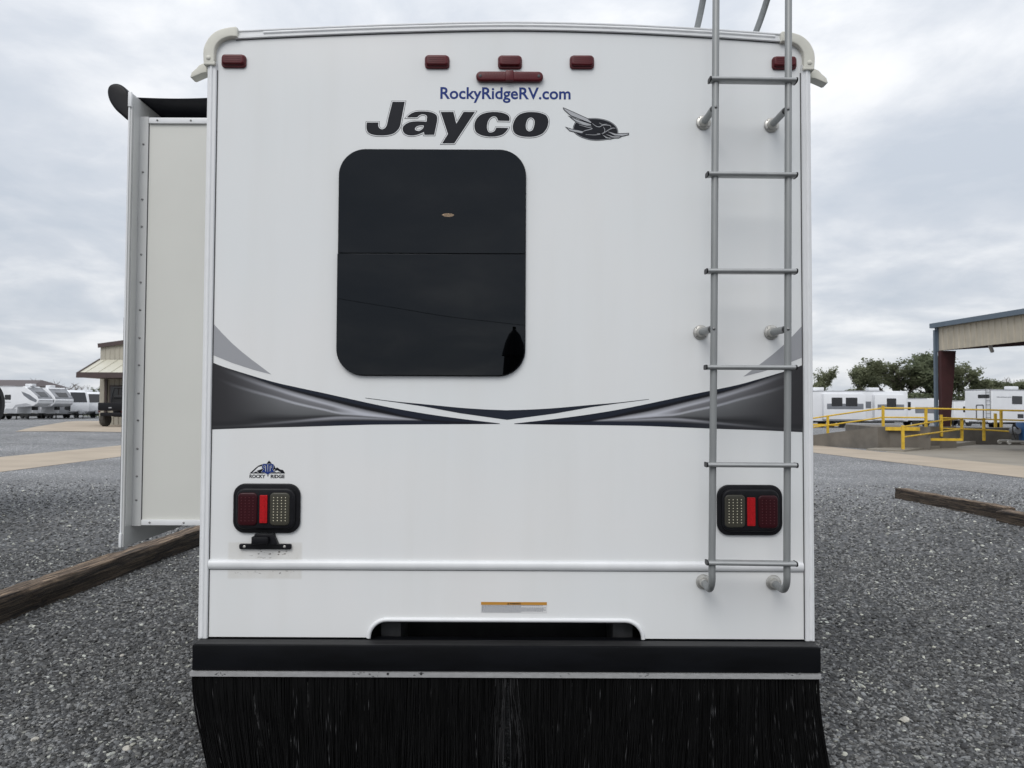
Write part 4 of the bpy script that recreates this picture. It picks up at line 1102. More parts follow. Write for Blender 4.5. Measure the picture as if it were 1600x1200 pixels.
# L-shaped flange between fascia and box with its row of screws
px1 = W(227, 500, YS).x
ang = obj('corner_angle', MB().b2((px0 - 0.004, YS - 0.006, pbm.z - 0.008), (px1, YS - 0.0005, pt.z + 0.012)).b2((fx + 0.0005, YF + 0.012, pbm.z - 0.004), (fx + 0.004, YS - 0.0065, pt.z + 0.05)).b2((fx + 0.0045, YS - 0.012, pbm.z - 0.003), (px0 - 0.005, YS - 0.001, pt.z + 0.01)), M['fascia'], so)
obj('seal', MB().b2((px1 + 0.0005, YS - 0.0025, pbm.z + 0.02), (px1 + 0.003, YS - 0.0003, pt.z - 0.012)), M['seal'], so)
for py in (226, 269.5, 312, 354.5, 398, 441.5, 484.5, 528, 570.5, 614.5, 656.5, 701, 744, 781):
    p = W(219.5, py, YS); p.x = W(219.8, 500, YS).x
    obj('screw', MB().lathe([(0.0052, 0), (0.0052, 0.002), (0.002, 0.004), (0.0004, 0.0042)], (p.x, YS - 0.0062, p.z), (0, -1, 0), 10), M['screw'], ang, smooth=0.7)
for nm, z0_, z1_ in (('head_trim', pt.z - 0.022, pt.z + 0.006), ('sill_trim', pbm.z - 0.004, pbm.z + 0.022)):
    t = obj(nm, MB().cbox(((px1 + 0.004 + XL) / 2, YS - 0.0065, (z0_ + z1_) / 2), (XL - px1 - 0.004, 0.012, z1_ - z0_), 0.003), M['trim'], so, smooth=0.6)
    for i in range(3):
        X = px1 + 0.045 + i * 0.16
        obj('screw', MB().lathe([(0.0045, 0), (0.0045, 0.002), (0.001, 0.0035)], (X, YS - 0.0127, (z0_ + z1_) / 2), (0, -1, 0), 10), M['screw'], t)
# dark gasket showing outside the fascia
obj('bulb_seal', MB().b2((fx - 0.0215, YF + 0.004, zfb + 0.2), (fx - 0.0125, YF + 0.03, W(197, 496, YF).z)), M['rubber'], so)
# topper: roller with teardrop end cap, fabric sheet to the side wall
aw = empty('slide_topper', (0, 0, 0)); aw.parent = rv; aw.location = (fx - 0.06 - XC, YF - YW, zft)
tear = [(203, 152), (198, 140), (189, 132.5), (179, 131), (171, 135), (168.5, 144), (171, 156), (178, 168), (188, 178), (203, 187)]
tl = [(p.x, p.y) for p in cr([wz(*p, YF + 0.02) for p in tear], 4, closed=True)]
plate('end_cap', [tl], YF + 0.035, M['blackplastic'], aw, thick=0.05, bevel=0.012, smooth=0.9)
rc_ = W(189, 152, YF + 0.06)
obj('roller', MB().tube([(rc_.x, YF + 0.06, rc_.z), (rc_.x, YF + SLEN + 0.15, rc_.z)], 0.042, 16), M['fabric'], aw, smooth=0.9)
zr = W(323, 148.5, YF + 0.08).z
xa, xb = rc_.x, XL + 0.011
v = []; f = []
for j in range(13):
    Y = YF + 0.075 + (SLEN + 0.05) * j / 12
    for i in range(13):
        t = i / 12; v.append((xa + (xb - xa) * t, Y, (zft + 0.012) + (zr - zft - 0.012) * t - 0.014 * math.sin(math.pi * t)))
for j in range(12):
    for i in range(12):
        k = j * 13 + i; f.append((k, k + 1, k + 14, k + 13))
fab = obj('fabric', MB().add(v, f), M['fabric'], aw, smooth=3)
sol = fab.modifiers.new('thickness', 'SOLIDIFY'); sol.thickness = 0.003

# ---- coach sides: windows, door and locker lids (seen only from beside the vehicle)
SIDE = Matrix.Rotation(R(90), 4, 'Z') @ ROTX          # sheet (u, z) -> along the vehicle
def on_side(name, X, rect, mt, rad, th=0.016, parent=rv):
    y0, z0, y1, z1 = rect
    return plate(name, [rr(YW + y0, z0, YW + y1, z1, rad, 6)], 0, mt, parent, thick=th, bevel=0.003, smooth=0.7, mtx=Matrix.Translation((X, 0, 0)) @ SIDE)
M['sideglass'] = mat('side_window_glass', (0.010, 0.011, 0.014), 0.08, spec=0.6)
XRS = XR - 0.012
for r_ in ((0.7, 1.75, 1.7, 2.45), (4.6, 1.75, 5.8, 2.45)):
    on_side('side_window', XRS, r_, M['sideglass'], 0.08)
dr = on_side('entry_door', XRS, (2.9, 0.75, 3.62, 2.65), M['trim'], 0.07)
on_side('door_skin', XRS + 0.004, (2.94, 0.79, 3.58, 2.61), M['fibre'], 0.06, parent=dr)
on_side('door_window', XRS + 0.009, (3.06, 1.75, 3.46, 2.4), M['sideglass'], 0.05, parent=dr)
obj('door_handle', MB().cbox((XRS + 0.03, YW + 3.0, 1.55), (0.04, 0.05, 0.14), 0.01), M['blackplastic'], dr, smooth=0.6)
for r_ in ((0.3, 0.72, 1.3, 1.05), (4.0, 0.72, 5.2, 1.05), (5.5, 0.72, 6.6, 1.05)):
    lk_ = on_side('locker_lid', XRS, r_, M['trim'], 0.03)
    on_side('lid_panel', XRS + 0.004, (r_[0] + 0.02, r_[1] + 0.02, r_[2] - 0.02, r_[3] - 0.02), M['fibre'], 0.02, parent=lk_)
for r_ in ((1.3, 1.85, 2.3, 2.5), (2.9, 1.85, 3.9, 2.5)):
    on_side('slide_window', fx - 0.012, r_, M['sideglass'], 0.08, parent=so)
on_side('side_window', XL + 0.012, (5.2, 1.75, 6.2, 2.4), M['sideglass'], 0.08)

# ------------------------------------------------------------------ background trailers
M['rvwhite'] = mat('trailer_white', (0.74, 0.75, 0.77), 0.35, var=0.03, vscale=1)
M['rvgrey'] = mat('trailer_grey_band', (0.17, 0.18, 0.20), 0.4, var=0.1, vscale=2)
M['rvlight'] = mat('trailer_pale_grey', (0.36, 0.37, 0.39), 0.4, var=0.1, vscale=2)
M['rvnose'] = mat('trailer_nose_grey', (0.22, 0.225, 0.24), 0.4, var=0.3, vscale=1.2)
M['darkglass'] = mat('dark_window', (0.012, 0.013, 0.016), 0.12, spec=0.6)
M['rvline'] = mat('trailer_dark_line', (0.05, 0.05, 0.055), 0.5)
def side_rects(root, name, rects, y, mt, th=0.03, bevel=0.01, rad=0.06):
    out = []
    for (x0, z0, x1, z1) in rects:
        out.append(plate(name, [rr(x0, z0, x1, z1, min(rad, abs(z1 - z0) * 0.3), 3)], y, mt, root, thick=th, bevel=min(bevel, th * 0.4), local=True))
    return out
def lwheel(root, x, y, r=0.36, w=0.24):
    t = obj('wheel', MB().lathe([(r*.6, -w/2), (r*.9, -w/2), (r, -w*.3), (r, w*.3), (r*.9, w/2), (r*.6, w/2)], (x, y, r), (0, 1, 0), 20), M['rubber'], root, local=True, smooth=0.6)
    obj('rim', MB().lathe([(.02, -w*.42), (r*.6, -w*.45), (r*.6, w*.45), (.02, w*.42)], (x, y, r), (0, 1, 0), 16), M['steel'], t, local=True, smooth=0.6)
def trailer(loc, rz, L, kind, label, group, win=(), bands=(), slides=(), ac=(), lines=(), H=3.3, front=None):
    """local +x is the front, -y the side that faces the lot; z = 0 at the ground"""
    root = empty('fifth_wheel_trailer' if kind == 'fifth' else 'travel_trailer', loc, rz)
    tag(root, label, 'trailer', group)
    hw = 1.22
    if kind == 'fifth':
        prof = [(0, .72), (L - 2.9, .72), (L - 2.75, 1.45), (L - 0.7, 1.62), (L - 0.12, 1.95), (L, 2.35), (L - 0.25, 2.75), (L - 1.0, 3.35), (L - 1.9, H), (L - 4, H + .04), (0.15, H - .02), (0, H - .2)]
    elif kind == 'box':
        prof = [(0, .58), (L, .58), (L, H - .2), (L - .18, H), (0.15, H), (0, H - .15)]
    else:
        prof = [(0, .58), (L - .9, .58), (L - .15, .95), (L, 1.6), (L - .12, 2.2), (L - .7, H - .3), (L - 1.4, H), (0.15, H), (0, H - .15)]
    plate('body', [prof], 0, M['rvwhite'], root, thick=2 * hw, bevel=0.07, local=True, smooth=0.6)
    plate('roof_edge', [[(0.02, H - 0.08), (L - 2.1, H - 0.05), (L - 2.1, H + 0.02), (0.02, H - 0.01)]], 0, M['rvlight'], root, thick=2 * hw + 0.05, local=True)
    side_rects(root, 'window', win, -hw - 0.006, M['darkglass'])
    side_rects(root, 'window', [(a, b, c, d) for a, b, c, d in win], hw + 0.006, M['darkglass'])
    side_rects(root, 'graphic_band', bands, -hw - 0.002, M['rvgrey'], 0.012, 0.002, 0.02)
    side_rects(root, 'trim_line', lines, -hw - 0.004, M['rvline'], 0.016, 0.002, 0.01)
    for (x0, z0, x1, z1) in slides:
        q = obj('slide_room', MB().cbox(((x0 + x1) / 2, -hw - 0.24, (z0 + z1) / 2), (x1 - x0, 0.5, z1 - z0), 0.03), M['rvwhite'], root, local=True, smooth=0.6)
        side_rects(q, 'slide_window', [(x0 + (x1 - x0) * a, z0 + (z1 - z0) * .52, x0 + (x1 - x0) * b, z0 + (z1 - z0) * .86) for a, b in (((.18, .44), (.52, .80)) if x1 - x0 > 3 else ((.38, .68),))], -hw - 0.49, M['darkglass'])
        side_rects(q, 'slide_band', [(x0 + 0.25, z0 + (z1 - z0) * .40, x1 - 0.2, z0 + (z1 - z0) * .62)], -hw - 0.485, M['rvgrey'], 0.014, 0.002, 0.02)
    for x in ac:
        obj('air_conditioner', MB().cbox((x, 0, H + 0.17), (0.95, 0.7, 0.32), 0.08), M['rvwhite'], root, local=True, smooth=0.7)
    xw = L * 0.40
    for x in (xw - .45, xw + .45):
        for y in (-hw + .14, hw - .14): lwheel(root, x, y)
    obj('chassis', MB().box((L * 0.45, 0, 0.55), (L * 0.9 - (1.2 if kind == 'fifth' else 0), 1.7, 0.22)), M['chassis'], root, local=True)
    if kind == 'fifth':
        for y in (-0.95, 0.95):
            obj('landing_leg', MB().box((L - 3.1, y, 0.42), (0.1, 0.1, 0.84)).box((L - 3.1, y, 0.02), (0.24, 0.24, 0.04)), M['chassis'], root, local=True)
        obj('king_pin', MB().box((L - 1.5, 0, 1.32), (0.5, 0.4, 0.4)), M['chassis'], root, local=True)
        # raked dark nose graphic and windscreen on the cap
        v = []
        for y in (-hw + 0.06, hw - 0.06):
            v += [(L + .015, y, 2.30), (L - .235, y, 2.77), (L - .985, y, 3.37), (L - 1.6, y, H - 0.12)]
        obj('nose_panel', MB().add(v, [(0, 1, 5, 4), (1, 2, 6, 5), (2, 3, 7, 6)]), M['rvnose'], root, local=True)
        v = [(L - .22 + .03, y, 2.76 + .02) for y in (-.62, .62)] + [(L - .93 + .03, y, 3.31 + .02) for y in (.75, -.75)]
        obj('cap_window', MB().add(v, [(0, 1, 2, 3)]), M['darkglass'], root, local=True)
        plate('nose_graphic', [[(L - 2.3, 3.35), (L - 1.2, 2.95), (L - .2, 2.3), (L - .35, 2.05), (L - 1.2, 2.35), (L - 2.0, 2.9)]], -hw - 0.004, front or M['rvgrey'], root, thick=0.014, local=True)
        plate('lower_graphic', [[(L - 3.6, 1.05), (L - 2.85, 1.5), (L - 2.4, 1.52), (L - .9, 1.72), (L - 1.6, 1.95), (L - 3.0, 1.75)]], -hw - 0.004, M['rvlight'], root, thick=0.014, local=True)
        plate('battery_box', [[(L - 4.6, .74), (L - 2.95, .74), (L - 2.9, 1.3), (L - 4.3, 1.3)]], -hw - 0.004, M['rvlight'], root, thick=0.014, local=True)
    elif kind == 'travel':
        v = [(L - .10 + .03, y, 2.15) for y in (-.95, .95)] + [(L - .7 + .03, y, H - .3) for y in (.95, -.95)]
        obj('nose_window', MB().add(v, [(0, 1, 2, 3)]), M['darkglass'], root, local=True)
        obj('draw_bar', MB().add([(L - .9, -.6, .5), (L - .9, .6, .5), (L + .9, .06, .5), (L + .9, -.06, .5), (L - .9, -.6, .62), (L - .9, .6, .62), (L + .9, .06, .62), (L + .9, -.06, .62)], [(0,1,2,3),(4,5,6,7),(0,1,5,4),(1,2,6,5),(2,3,7,6),(3,0,4,7)]), M['chassis'], root, local=True)
        obj('gas_bottles', MB().cbox((L + .35, 0, .85), (.4, .7, .5), .1), M['rvlight'], root, local=True, smooth=0.7)
        obj('jack', MB().box((L + .8, 0, .4), (.08, .08, .8)), M['chassis'], root, local=True)
        plate('nose_graphic', [[(L - .06, 1.0), (L + .03, 1.6), (L - .09, 2.2), (L - 1.4, 1.9), (L - 1.5, 1.2)]], -hw - 0.004, front or M['rvgrey'], root, thick=0.014, local=True)
    return root
def at(px, Y, x_off=0): 
    p = W(px, 640, Y); return Vector((p.x + x_off, Y, gz(p.x, Y)))
def nose_at(px, Y, L, rz):       # place a trailer so that its nose stands at pixel column px
    p = at(px, Y); o = Vector((math.cos(rz), math.sin(rz), 0)) * L
    q = p - o; q.z = gz(p.x, p.y); return q
LG = 'trailers parked in the row beyond the tan building'
rz = R(-8)
trailer(nose_at(72, 92, 10.5, rz), rz, 10.5, 'fifth', 'nearest white fifth-wheel trailer of the left row, small square window in its side', LG, win=((6.05, 2.35, 6.85, 2.95), (2, 2.2, 3.2, 2.9)), lines=((4.0, 3.1, 5.45, 3.16), (5.4, 1.3, 5.46, 3.1), (3.6, 2.05, 6.9, 2.08), (3.6, 1.65, 6.2, 1.67)), ac=(8.4,), H=3.95)
rz = R(-26)
trailer(nose_at(101, 97, 10.5, rz), rz, 10.5, 'fifth', 'second fifth-wheel trailer in the left row, dark oval cap window facing right', LG, win=((8.0, 2.3, 8.9, 2.9), (5.5, 2.2, 6.6, 2.9)), bands=((0.2, 1.3, 7.4, 1.6),), ac=(7.6,), H=3.95, front=M['darkglass'])
rz = R(-34)
trailer(nose_at(125, 101, 9.5, rz), rz, 9.5, 'travel', 'third trailer in the left row with big dark swept nose panel', LG, win=((6.4, 1.9, 7.2, 2.6),), front=M['darkglass'], H=3.75)
rz = R(-44)
trailer(nose_at(152, 105, 8.5, rz), rz, 8.5, 'travel', 'last trailer in the left row, right against the tan building\'s corner', LG, win=((5.5, 1.8, 7.0, 2.6),), ac=(2.5, 5), H=3.6)
RG = 'trailers parked behind the loading dock'
trailer(at(1226, 70), R(0), 10.6, 'box', 'long white trailer with two slide rooms and roof air conditioners behind the dock ramp', RG, win=(), bands=((.3, 1.75, 1.3, 2.5), (6.7, 1.75, 7.3, 2.35)), slides=((2.9, .75, 6.6, 3.0), (7.4, .7, 10.2, 2.95)), ac=(3.0, 8.0), H=3.3)
trailer(at(1402, 76), R(-6), 4.4, 'travel', 'short white trailer between the long trailer and the steel column', RG, win=((.4, 1.6, .8, 2.4),), bands=((1.2, 1.3, 3.4, 1.9),), H=2.75)
trailer(at(1478, 80), R(8), 3.2, 'travel', 'white trailer mostly hidden behind the maroon steel column', RG, win=((1.0, 1.4, 2.0, 2.0),), H=2.6)
rt_ = trailer(at(1528.5, 66), R(24), 9.5, 'travel', 'white trailer with rear ladder and wide side windows at far right', RG, win=((2.6, 2.15, 3.95, 2.85), (6.2, 1.5, 8.6, 2.6), (3.3, .95, 4.1, 1.3)), lines=((.6, 2.72, 2.5, 2.76),), ac=(4.4,), H=3.4)
plate('rear_window', [rr(-1.0, 2.65, 0.0, 2.95, .05, 3)], 0, M['darkglass'], rt_, thick=0.03, local=True, mtx=Matrix.Translation((-0.005, 0, 0)) @ Matrix.Rotation(R(90), 4, 'Z') @ ROTX)
plate('rear_door', [rr(-.5, .75, .2, 2.1, .12, 4), rr(-.42, .83, .12, 2.02, .1, 4)], 0, M['rvline'], rt_, thick=0.03, local=True, mtx=Matrix.Translation((-0.005, 0, 0)) @ Matrix.Rotation(R(90), 4, 'Z') @ ROTX)
for y in (-1.12, -0.75):
    obj('ladder_rail', MB().tube([(-.08, y, .9), (-.08, y, 3.5)], .02, 6), M['chassisgrey'], rt_, local=True)
for i in range(7):
    obj('ladder_rung', MB().tube([(-.08, -1.12, 1.0 + i * .36), (-.08, -.75, 1.0 + i * .36)], .016, 6), M['chassisgrey'], rt_, local=True)
# neighbour on the left whose spare wheel reaches the picture edge
nb_y = 11.0
ed = W(4.0, 632, nb_y + 0.345)
nb = trailer(Vector((ed.x - 0.265, nb_y - 0.97, 0)), R(180), 6.5, 'travel', 'white trailer at the left picture edge with black spare wheel on its rear', None, win=((1.2, 1.7, 2.4, 2.4),), ac=(3,), H=3.1)
sw = obj('spare_wheel', MB().lathe([(.02, -.10), (.2, -.10), (.24, -.12), (.325, -.11), (.345, -.06), (.345, .06), (.325, .11), (.24, .12), (.2, .08)], (-0.205, -0.97, ed.z), (-1, 0, 0), 28), M['rubber'], nb, local=True, smooth=0.6)
obj('spare_bracket', MB().box((-0.05, -0.97, ed.z), (0.11, 0.2, 0.2)), M['chassis'], nb, local=True)

# ------------------------------------------------------------------ tan metal building, left
M['tan'] = mat('tan_ribbed_metal', (0.40, 0.375, 0.315), 0.5, var=0.05, vscale=3)
M['tanroof'] = mat('pale_metal_roof', (0.56, 0.54, 0.45), 0.45, var=0.05, vscale=1)
M['brown'] = mat('brown_trim', (0.062, 0.042, 0.040), 0.5, var=0.1, vscale=3)
def ribbed(x0, x1, z0, z1, y, pitch=0.3, d=0.035):
    """ribbed sheet facing -y"""
    n_ = max(1, int(round((x1 - x0) / pitch))); p = (x1 - x0) / n_; pts = []
    for i in range(n_):
        X = x0 + i * p; pts += [(X, y), (X + p * .70, y), (X + p * .78, y - d), (X + p * .92, y - d)]
    pts.append((x1, y)); v = []; f = []
    for X, Y in pts: v += [(X, Y, z0), (X, Y, z1)]
    for i in range(len(pts) - 1): f.append((2*i, 2*i+2, 2*i+3, 2*i+1))
    return MB().add(v, f)
YB1 = 48.0
bl = W(156.5, 600, YB1); BX, BZ = bl.x, gz(bl.x, YB1)
HT = W(157, 541, YB1).z - BZ
tb = empty('metal_building', (BX, YB1, BZ)); tag(tb, 'tan ribbed metal building with brown trim and sloping porch roof', 'building')
BW, BD = 18.0, 14.0
plate('end_wall', [[(0, 0), (BW, 0), (BW, HT + .1), (BW / 2, HT + 1.3), (0, HT)]], 0, M['tan'], tb, thick=0.1, local=True, mtx=Matrix.Translation((0, .06, 0)) @ ROTX)
obj('front_sheet', ribbed(0, BW, 0, HT - 0.02, 0.0), M['tan'], tb, local=True)
obj('side_sheet', ribbed(-BD, 0, 0, HT - 0.02, 0.0).xform(Matrix.Rotation(R(-90), 4, 'Z')), M['tan'], tb, local=True)
obj('back_wall', MB().b2((0.05, BD - .1, 0), (BW, BD, HT)), M['tan'], tb, local=True)
obj('side_wall', MB().b2((BW - .1, 0.12, 0), (BW, BD - .11, HT)), M['tan'], tb, local=True)
v = [(-.12, -.12, HT - .02), (BW / 2, -.12, HT + 1.24), (BW + .12, -.12, HT - .02), (-.12, BD + .1, HT - .02), (BW / 2, BD + .1, HT + 1.24), (BW + .12, BD + .1, HT - .02)]
v += [(a, b, c + .12) for a, b, c in v]
obj('roof', MB().add(v, [(0,1,7,6),(1,2,8,7),(3,4,10,9),(4,5,11,10),(6,7,10,9),(7,8,11,10),(0,1,4,3),(1,2,5,4),(0,3,9,6),(2,5,11,8)]), M['tanroof'], tb, local=True)
sl = math.atan2(1.26, BW / 2)
obj('rake_trim', MB().box((BW / 4 - .06, -.15, HT + .66), (BW / 2 / math.cos(sl) + .1, .06, .26), Matrix.Rotation(-sl, 3, 'Y')), M['brown'], tb, local=True)
obj('rake_trim', MB().box((BW * 3 / 4 + .06, -.15, HT + .66), (BW / 2 / math.cos(sl) + .1, .06, .26), Matrix.Rotation(sl, 3, 'Y')), M['brown'], tb, local=True)
ze, zt2 = W(122, 583, YB1 - 2.6).z - BZ, W(160, 562, YB1).z - BZ
pr_ = empty('porch_roof', (0, 0, 0), parent=tb)
ex = W(122, 583, YB1 - 2.6).x - BX
obj('roof_sheet', MB().add([(ex, -2.6, ze), (BW, -2.6, ze), (BW, -.06, zt2), (0.0, -.06, zt2), (ex, -2.6, ze - .05), (BW, -2.6, ze - .05), (BW, -.06, zt2 - .05), (0.0, -.06, zt2 - .05)], [(0,1,2,3),(4,5,6,7),(0,1,5,4),(1,2,6,5),(2,3,7,6),(3,0,4,7)]), M['tanroof'], pr_, local=True)
for i in range(24):
    X0 = ex + (BW - ex) * (i + .5) / 24; X1 = 0.0 + BW * (i + .5) / 24
    obj('standing_seam', MB().tube([(X0, -2.6, ze + .015), (X1, -.08, zt2 + .015)], .02, 4), M['tanroof'], pr_, local=True)
obj('fascia', MB().b2((ex - .06, -2.70, ze - .27), (BW, -2.61, ze + .05)), M['brown'], pr_, local=True)
obj('rake_trim', MB().add([(ex - .06, -2.6, ze - .27), (ex - .06, -2.6, ze + .07), (-.06, -.06, zt2 + .07), (-.06, -.06, zt2 - .15), (ex + .02, -2.6, ze - .27), (ex + .02, -2.6, ze + .07), (.0, -.06, zt2 + .07), (.0, -.06, zt2 - .15)], [(0,1,2,3),(4,5,6,7),(0,1,5,4),(1,2,6,5),(2,3,7,6),(3,0,4,7)]), M['brown'], pr_, local=True)
obj('soffit', MB().b2((ex + .05, -2.6, ze - .25), (BW - .05, -.08, ze - .21)), M['brown'], pr_, local=True)
for i in range(3):
    obj('porch_post', MB().box((5.5 + i * 5, -2.45, (ze - .25) / 2), (.14, .14, ze - .25)), M['brown'], pr_, local=True)
obj('downspout', MB().b2((.38, -.16, .05), (.50, -.05, ze - .26)), M['brown'], tb, local=True)
wx0, wx1 = W(174, 615, YB1).x - BX, W(200, 615, YB1).x - BX
wzz0, wzz1 = W(174, 628, YB1).z - BZ, W(174, 604, YB1).z - BZ
w_ = obj('window', MB().b2((wx0 - .08, -.10, wzz0 - .08), (wx1 + .08, -.05, wzz1 + .08)), M['brown'], tb, local=True)
for a_, b_ in ((wx0, (wx0 + wx1) / 2 - .03), ((wx0 + wx1) / 2 + .03, wx1)):
    obj('pane', MB().b2((a_, -.115, wzz0), (b_, -.101, wzz1)), M['darkglass'], w_, local=True)
# brown-roofed shed behind the trailer row
sb_p = at(-40, 120)
sh = empty('shed', (sb_p.x, 120, 0.3)); tag(sh, 'low building with a dark brown hipped roof behind the left trailers', 'building')
zt3 = W(20, 592, 120).z - .3; ze3 = W(20, 603, 120).z - .3; xe = W(50, 600, 120).x - sb_p.x; xr = W(35, 592, 120).x - sb_p.x
obj('wall', MB().b2((-10, .5, 0), (xe - .8, 9.5, ze3)), M['tan'], sh, local=True)
obj('roof', MB().add([(-11, 0, ze3), (xe, 0, ze3), (xe, 10, ze3), (-11, 10, ze3), (-8, 5, zt3), (xr, 5, zt3)], [(0,1,5,4),(1,2,5),(2,3,4,5),(3,0,4),(0,3,2,1)]), M['brown'], sh, local=True)

# ------------------------------------------------------------------ side-by-side utility vehicle, seen from behind
UY = 44.0
up_ = W(181, 655, UY)
ut = empty('utility_vehicle', (up_.x, UY, gz(up_.x, UY) + .012), R(-6)); ut.scale = (1.15, 1.15, 1.15); tag(ut, 'black side-by-side utility vehicle parked under the porch roof', 'utility vehicle')
M['tyre'] = mat('dusty_tyre', (0.07, 0.066, 0.06), 0.9, var=0.3, vscale=10)
for x in (-.62, .62):
    for y in (.1, 1.95):
        t = obj('wheel', MB().lathe([(.17, -.14), (.29, -.14), (.335, -.09), (.34, 0), (.335, .09), (.29, .14), (.17, .14)], (x, y, .34), (1, 0, 0), 22), M['tyre'], ut, local=True, smooth=0.6)
        obj('rim', MB().lathe([(.02, -.08), (.17, -.12), (.17, .12), (.02, .08)], (x, y, .34), (1, 0, 0), 16), M['blackplastic'], t, local=True, smooth=.6)
        for k in range(14):
            a = 2 * math.pi * k / 14
            obj('tread_block', MB().box((x, y + .342 * math.cos(a), .34 + .342 * math.sin(a)), (.2, .05, .02), Matrix.Rotation(a - math.pi / 2, 3, 'X')), M['tyre'], t, local=True)
obj('cargo_bed', MB().cbox((0, .05, .98), (1.36, .95, .40), .04), M['blackplastic'], ut, local=True, smooth=.6)
tg = obj('tailgate', MB().cbox((0, -.445, .98), (1.30, .05, .38), .02), M['blackplastic'], ut, local=True, smooth=.6)
obj('badge', MB().cbox((0, -.475, .93), (.16, .01, .05), .003), M['rvlight'], tg, local=True)
for x in (-.6, .6):
    obj('tail_lamp', MB().cbox((x, -.43, .74), (.1, .06, .07), .02), M['redlens'], ut, local=True, smooth=.6)
obj('rear_bumper', MB().cbox((0, -.40, .60), (1.1, .1, .18), .03), M['blackplastic'], ut, local=True, smooth=.6)
obj('body', MB().cbox((0, 1.55, .66), (1.3, 1.7, .4), .08), M['blackplastic'], ut, local=True, smooth=.6)
obj('bonnet', MB().cbox((0, 2.15, .95), (1.2, .65, .3), .1), M['blackplastic'], ut, local=True, smooth=.6)
for x in (-.35, .35):
    obj('seat', MB().cbox((x, 1.0, 1.0), (.55, .5, .14), .05).cbox((x, .72, 1.28), (.52, .12, .55), .05), M['rubber'], ut, local=True, smooth=.6)
cg = empty('roll_cage', (0, 0, 0), parent=ut)
for x in (-.64, .64):
    obj('cage_tube', MB().tube([(x, .55, .8), (x * .98, .6, 1.5), (x * .9, .7, 1.92), (x * .9, 1.5, 1.92), (x, 2.0, 1.05)], .036, 8), M['blackplastic'], cg, local=True, smooth=.9)
obj('cage_bar', MB().tube([(-.58, .7, 1.92), (.58, .7, 1.92)], .036, 8), M['blackplastic'], cg, local=True)
obj('cage_bar', MB().tube([(-.62, .6, 1.45), (.62, .6, 1.45)], .024, 8), M['blackplastic'], cg, local=True)

# ------------------------------------------------------------------ open steel shed, right
M['fasciatan'] = mat('stained_tan_sheet', (0.44, 0.40, 0.325), 0.55, var=0.08, vscale=2)
M['bluetrim'] = mat('blue_grey_trim', (0.10, 0.135, 0.175), 0.45, var=0.08, vscale=2)
M['maroon'] = mat('maroon_primer', (0.050, 0.014, 0.015), 0.6, var=0.15, vscale=3)
SY = 33.0
cp = W(1467, 620, SY); SX = cp.x
dirv = (W(1600, 600, 28.4) - W(1467, 600, SY)); dirv.z = 0; dirv.normalize()      # along the eave, towards the camera
zc0, zc1 = W(1467, 548, SY).z, W(1467, 512, SY).z
ztop = W(1458, 505, SY).z
ang_ = math.atan2(dirv.y, dirv.x)
st = empty('steel_shed', (SX, SY, 0), ang_); tag(st, 'open steel shed with maroon tapered column, tan fascia and blue-grey trim', 'shed')
SL = 20.0                          # local +x runs along the eave towards the camera, -y... outward is local -y
fsh = ribbed(0, SL, zc0, zc1, 0.0, .33, .04)
obj('fascia_sheet', fsh, M['fasciatan'], st, local=True)
obj('fascia_back', MB().b2((0, .03, zc0), (SL, .06, zc1)), M['fasciatan'], st, local=True)
obj('eave_trim', MB().b2((-.25, -.22, zc1 - .005), (SL + .2, .1, ztop)), M['bluetrim'], st, local=True)
obj('corner_trim', MB().b2((-.10, -.08, zc0 - .05), (.045, .06, zc1 - .006)), M['bluetrim'], st, local=True)
obj('downpipe', MB().b2((-.13, -.14, .2), (-.01, -.02, zc1 - .1)), M['bluetrim'], st, local=True)
# +y (inside) is away to the right
RW = 13.0
v = [(-.2, -.18, ztop - .06), (SL, -.18, ztop - .06), (SL, RW, ztop + 1.5), (-.2, RW, ztop + 1.5)]
v += [(a, b, c + .06) for a, b, c in v]
obj('roof', MB().add(v, [(0,1,2,3),(4,5,6,7),(0,1,5,4),(1,2,6,5),(2,3,7,6),(3,0,4,7)]), M['bluetrim'], st, local=True)
zb0 = 0.55
for i, X in enumerate((.12, 6.5, 12.8, 19.0)):
    col_ = obj('column', MB().add([(X - .1, -.03, zb0), (X + .1, -.03, zb0), (X + .1, .32, zb0), (X - .1, .32, zb0), (X - .1, -.03, zc0 - .01), (X + .1, -.03, zc0 - .01), (X + .1, .66, zc0 - .01), (X - .1, .66, zc0 - .01)], [(0,1,2,3),(4,5,6,7),(0,1,5,4),(1,2,6,5),(2,3,7,6),(3,0,4,7)]), M['maroon'], st, local=True)
    obj('rafter', MB().add([(X - .09, .07, zc0), (X + .09, .07, zc0), (X + .09, RW, zc0 + .9), (X - .09, RW, zc0 + .9), (X - .09, .11, zc1 - .02), (X + .09, .11, zc1 - .02), (X + .09, RW, ztop + 1.4), (X - .09, RW, ztop + 1.4)], [(0,1,2,3),(4,5,6,7),(0,1,5,4),(1,2,6,5),(2,3,7,6),(3,0,4,7)]), M['maroon'], st, local=True)
    obj('far_column', MB().b2((X - .1, RW - .4, 0), (X + .1, RW, zc0 + 1)), M['maroon'], st, local=True)
for k in range(6):
    y = .8 + k * 2.2; z = ztop - .12 + 1.56 * (y + .18) / (RW + .18)
    obj('purlin', MB().b2((-.15, y, z - .18), (SL, y + .07, z)), M['maroon'], st, local=True)
obj('work_light', MB().tube([(2.6, .3, zc0 + .05), (2.5, .5, zc0 - .22)], .07, 8), M['rvlight'], st, local=True)

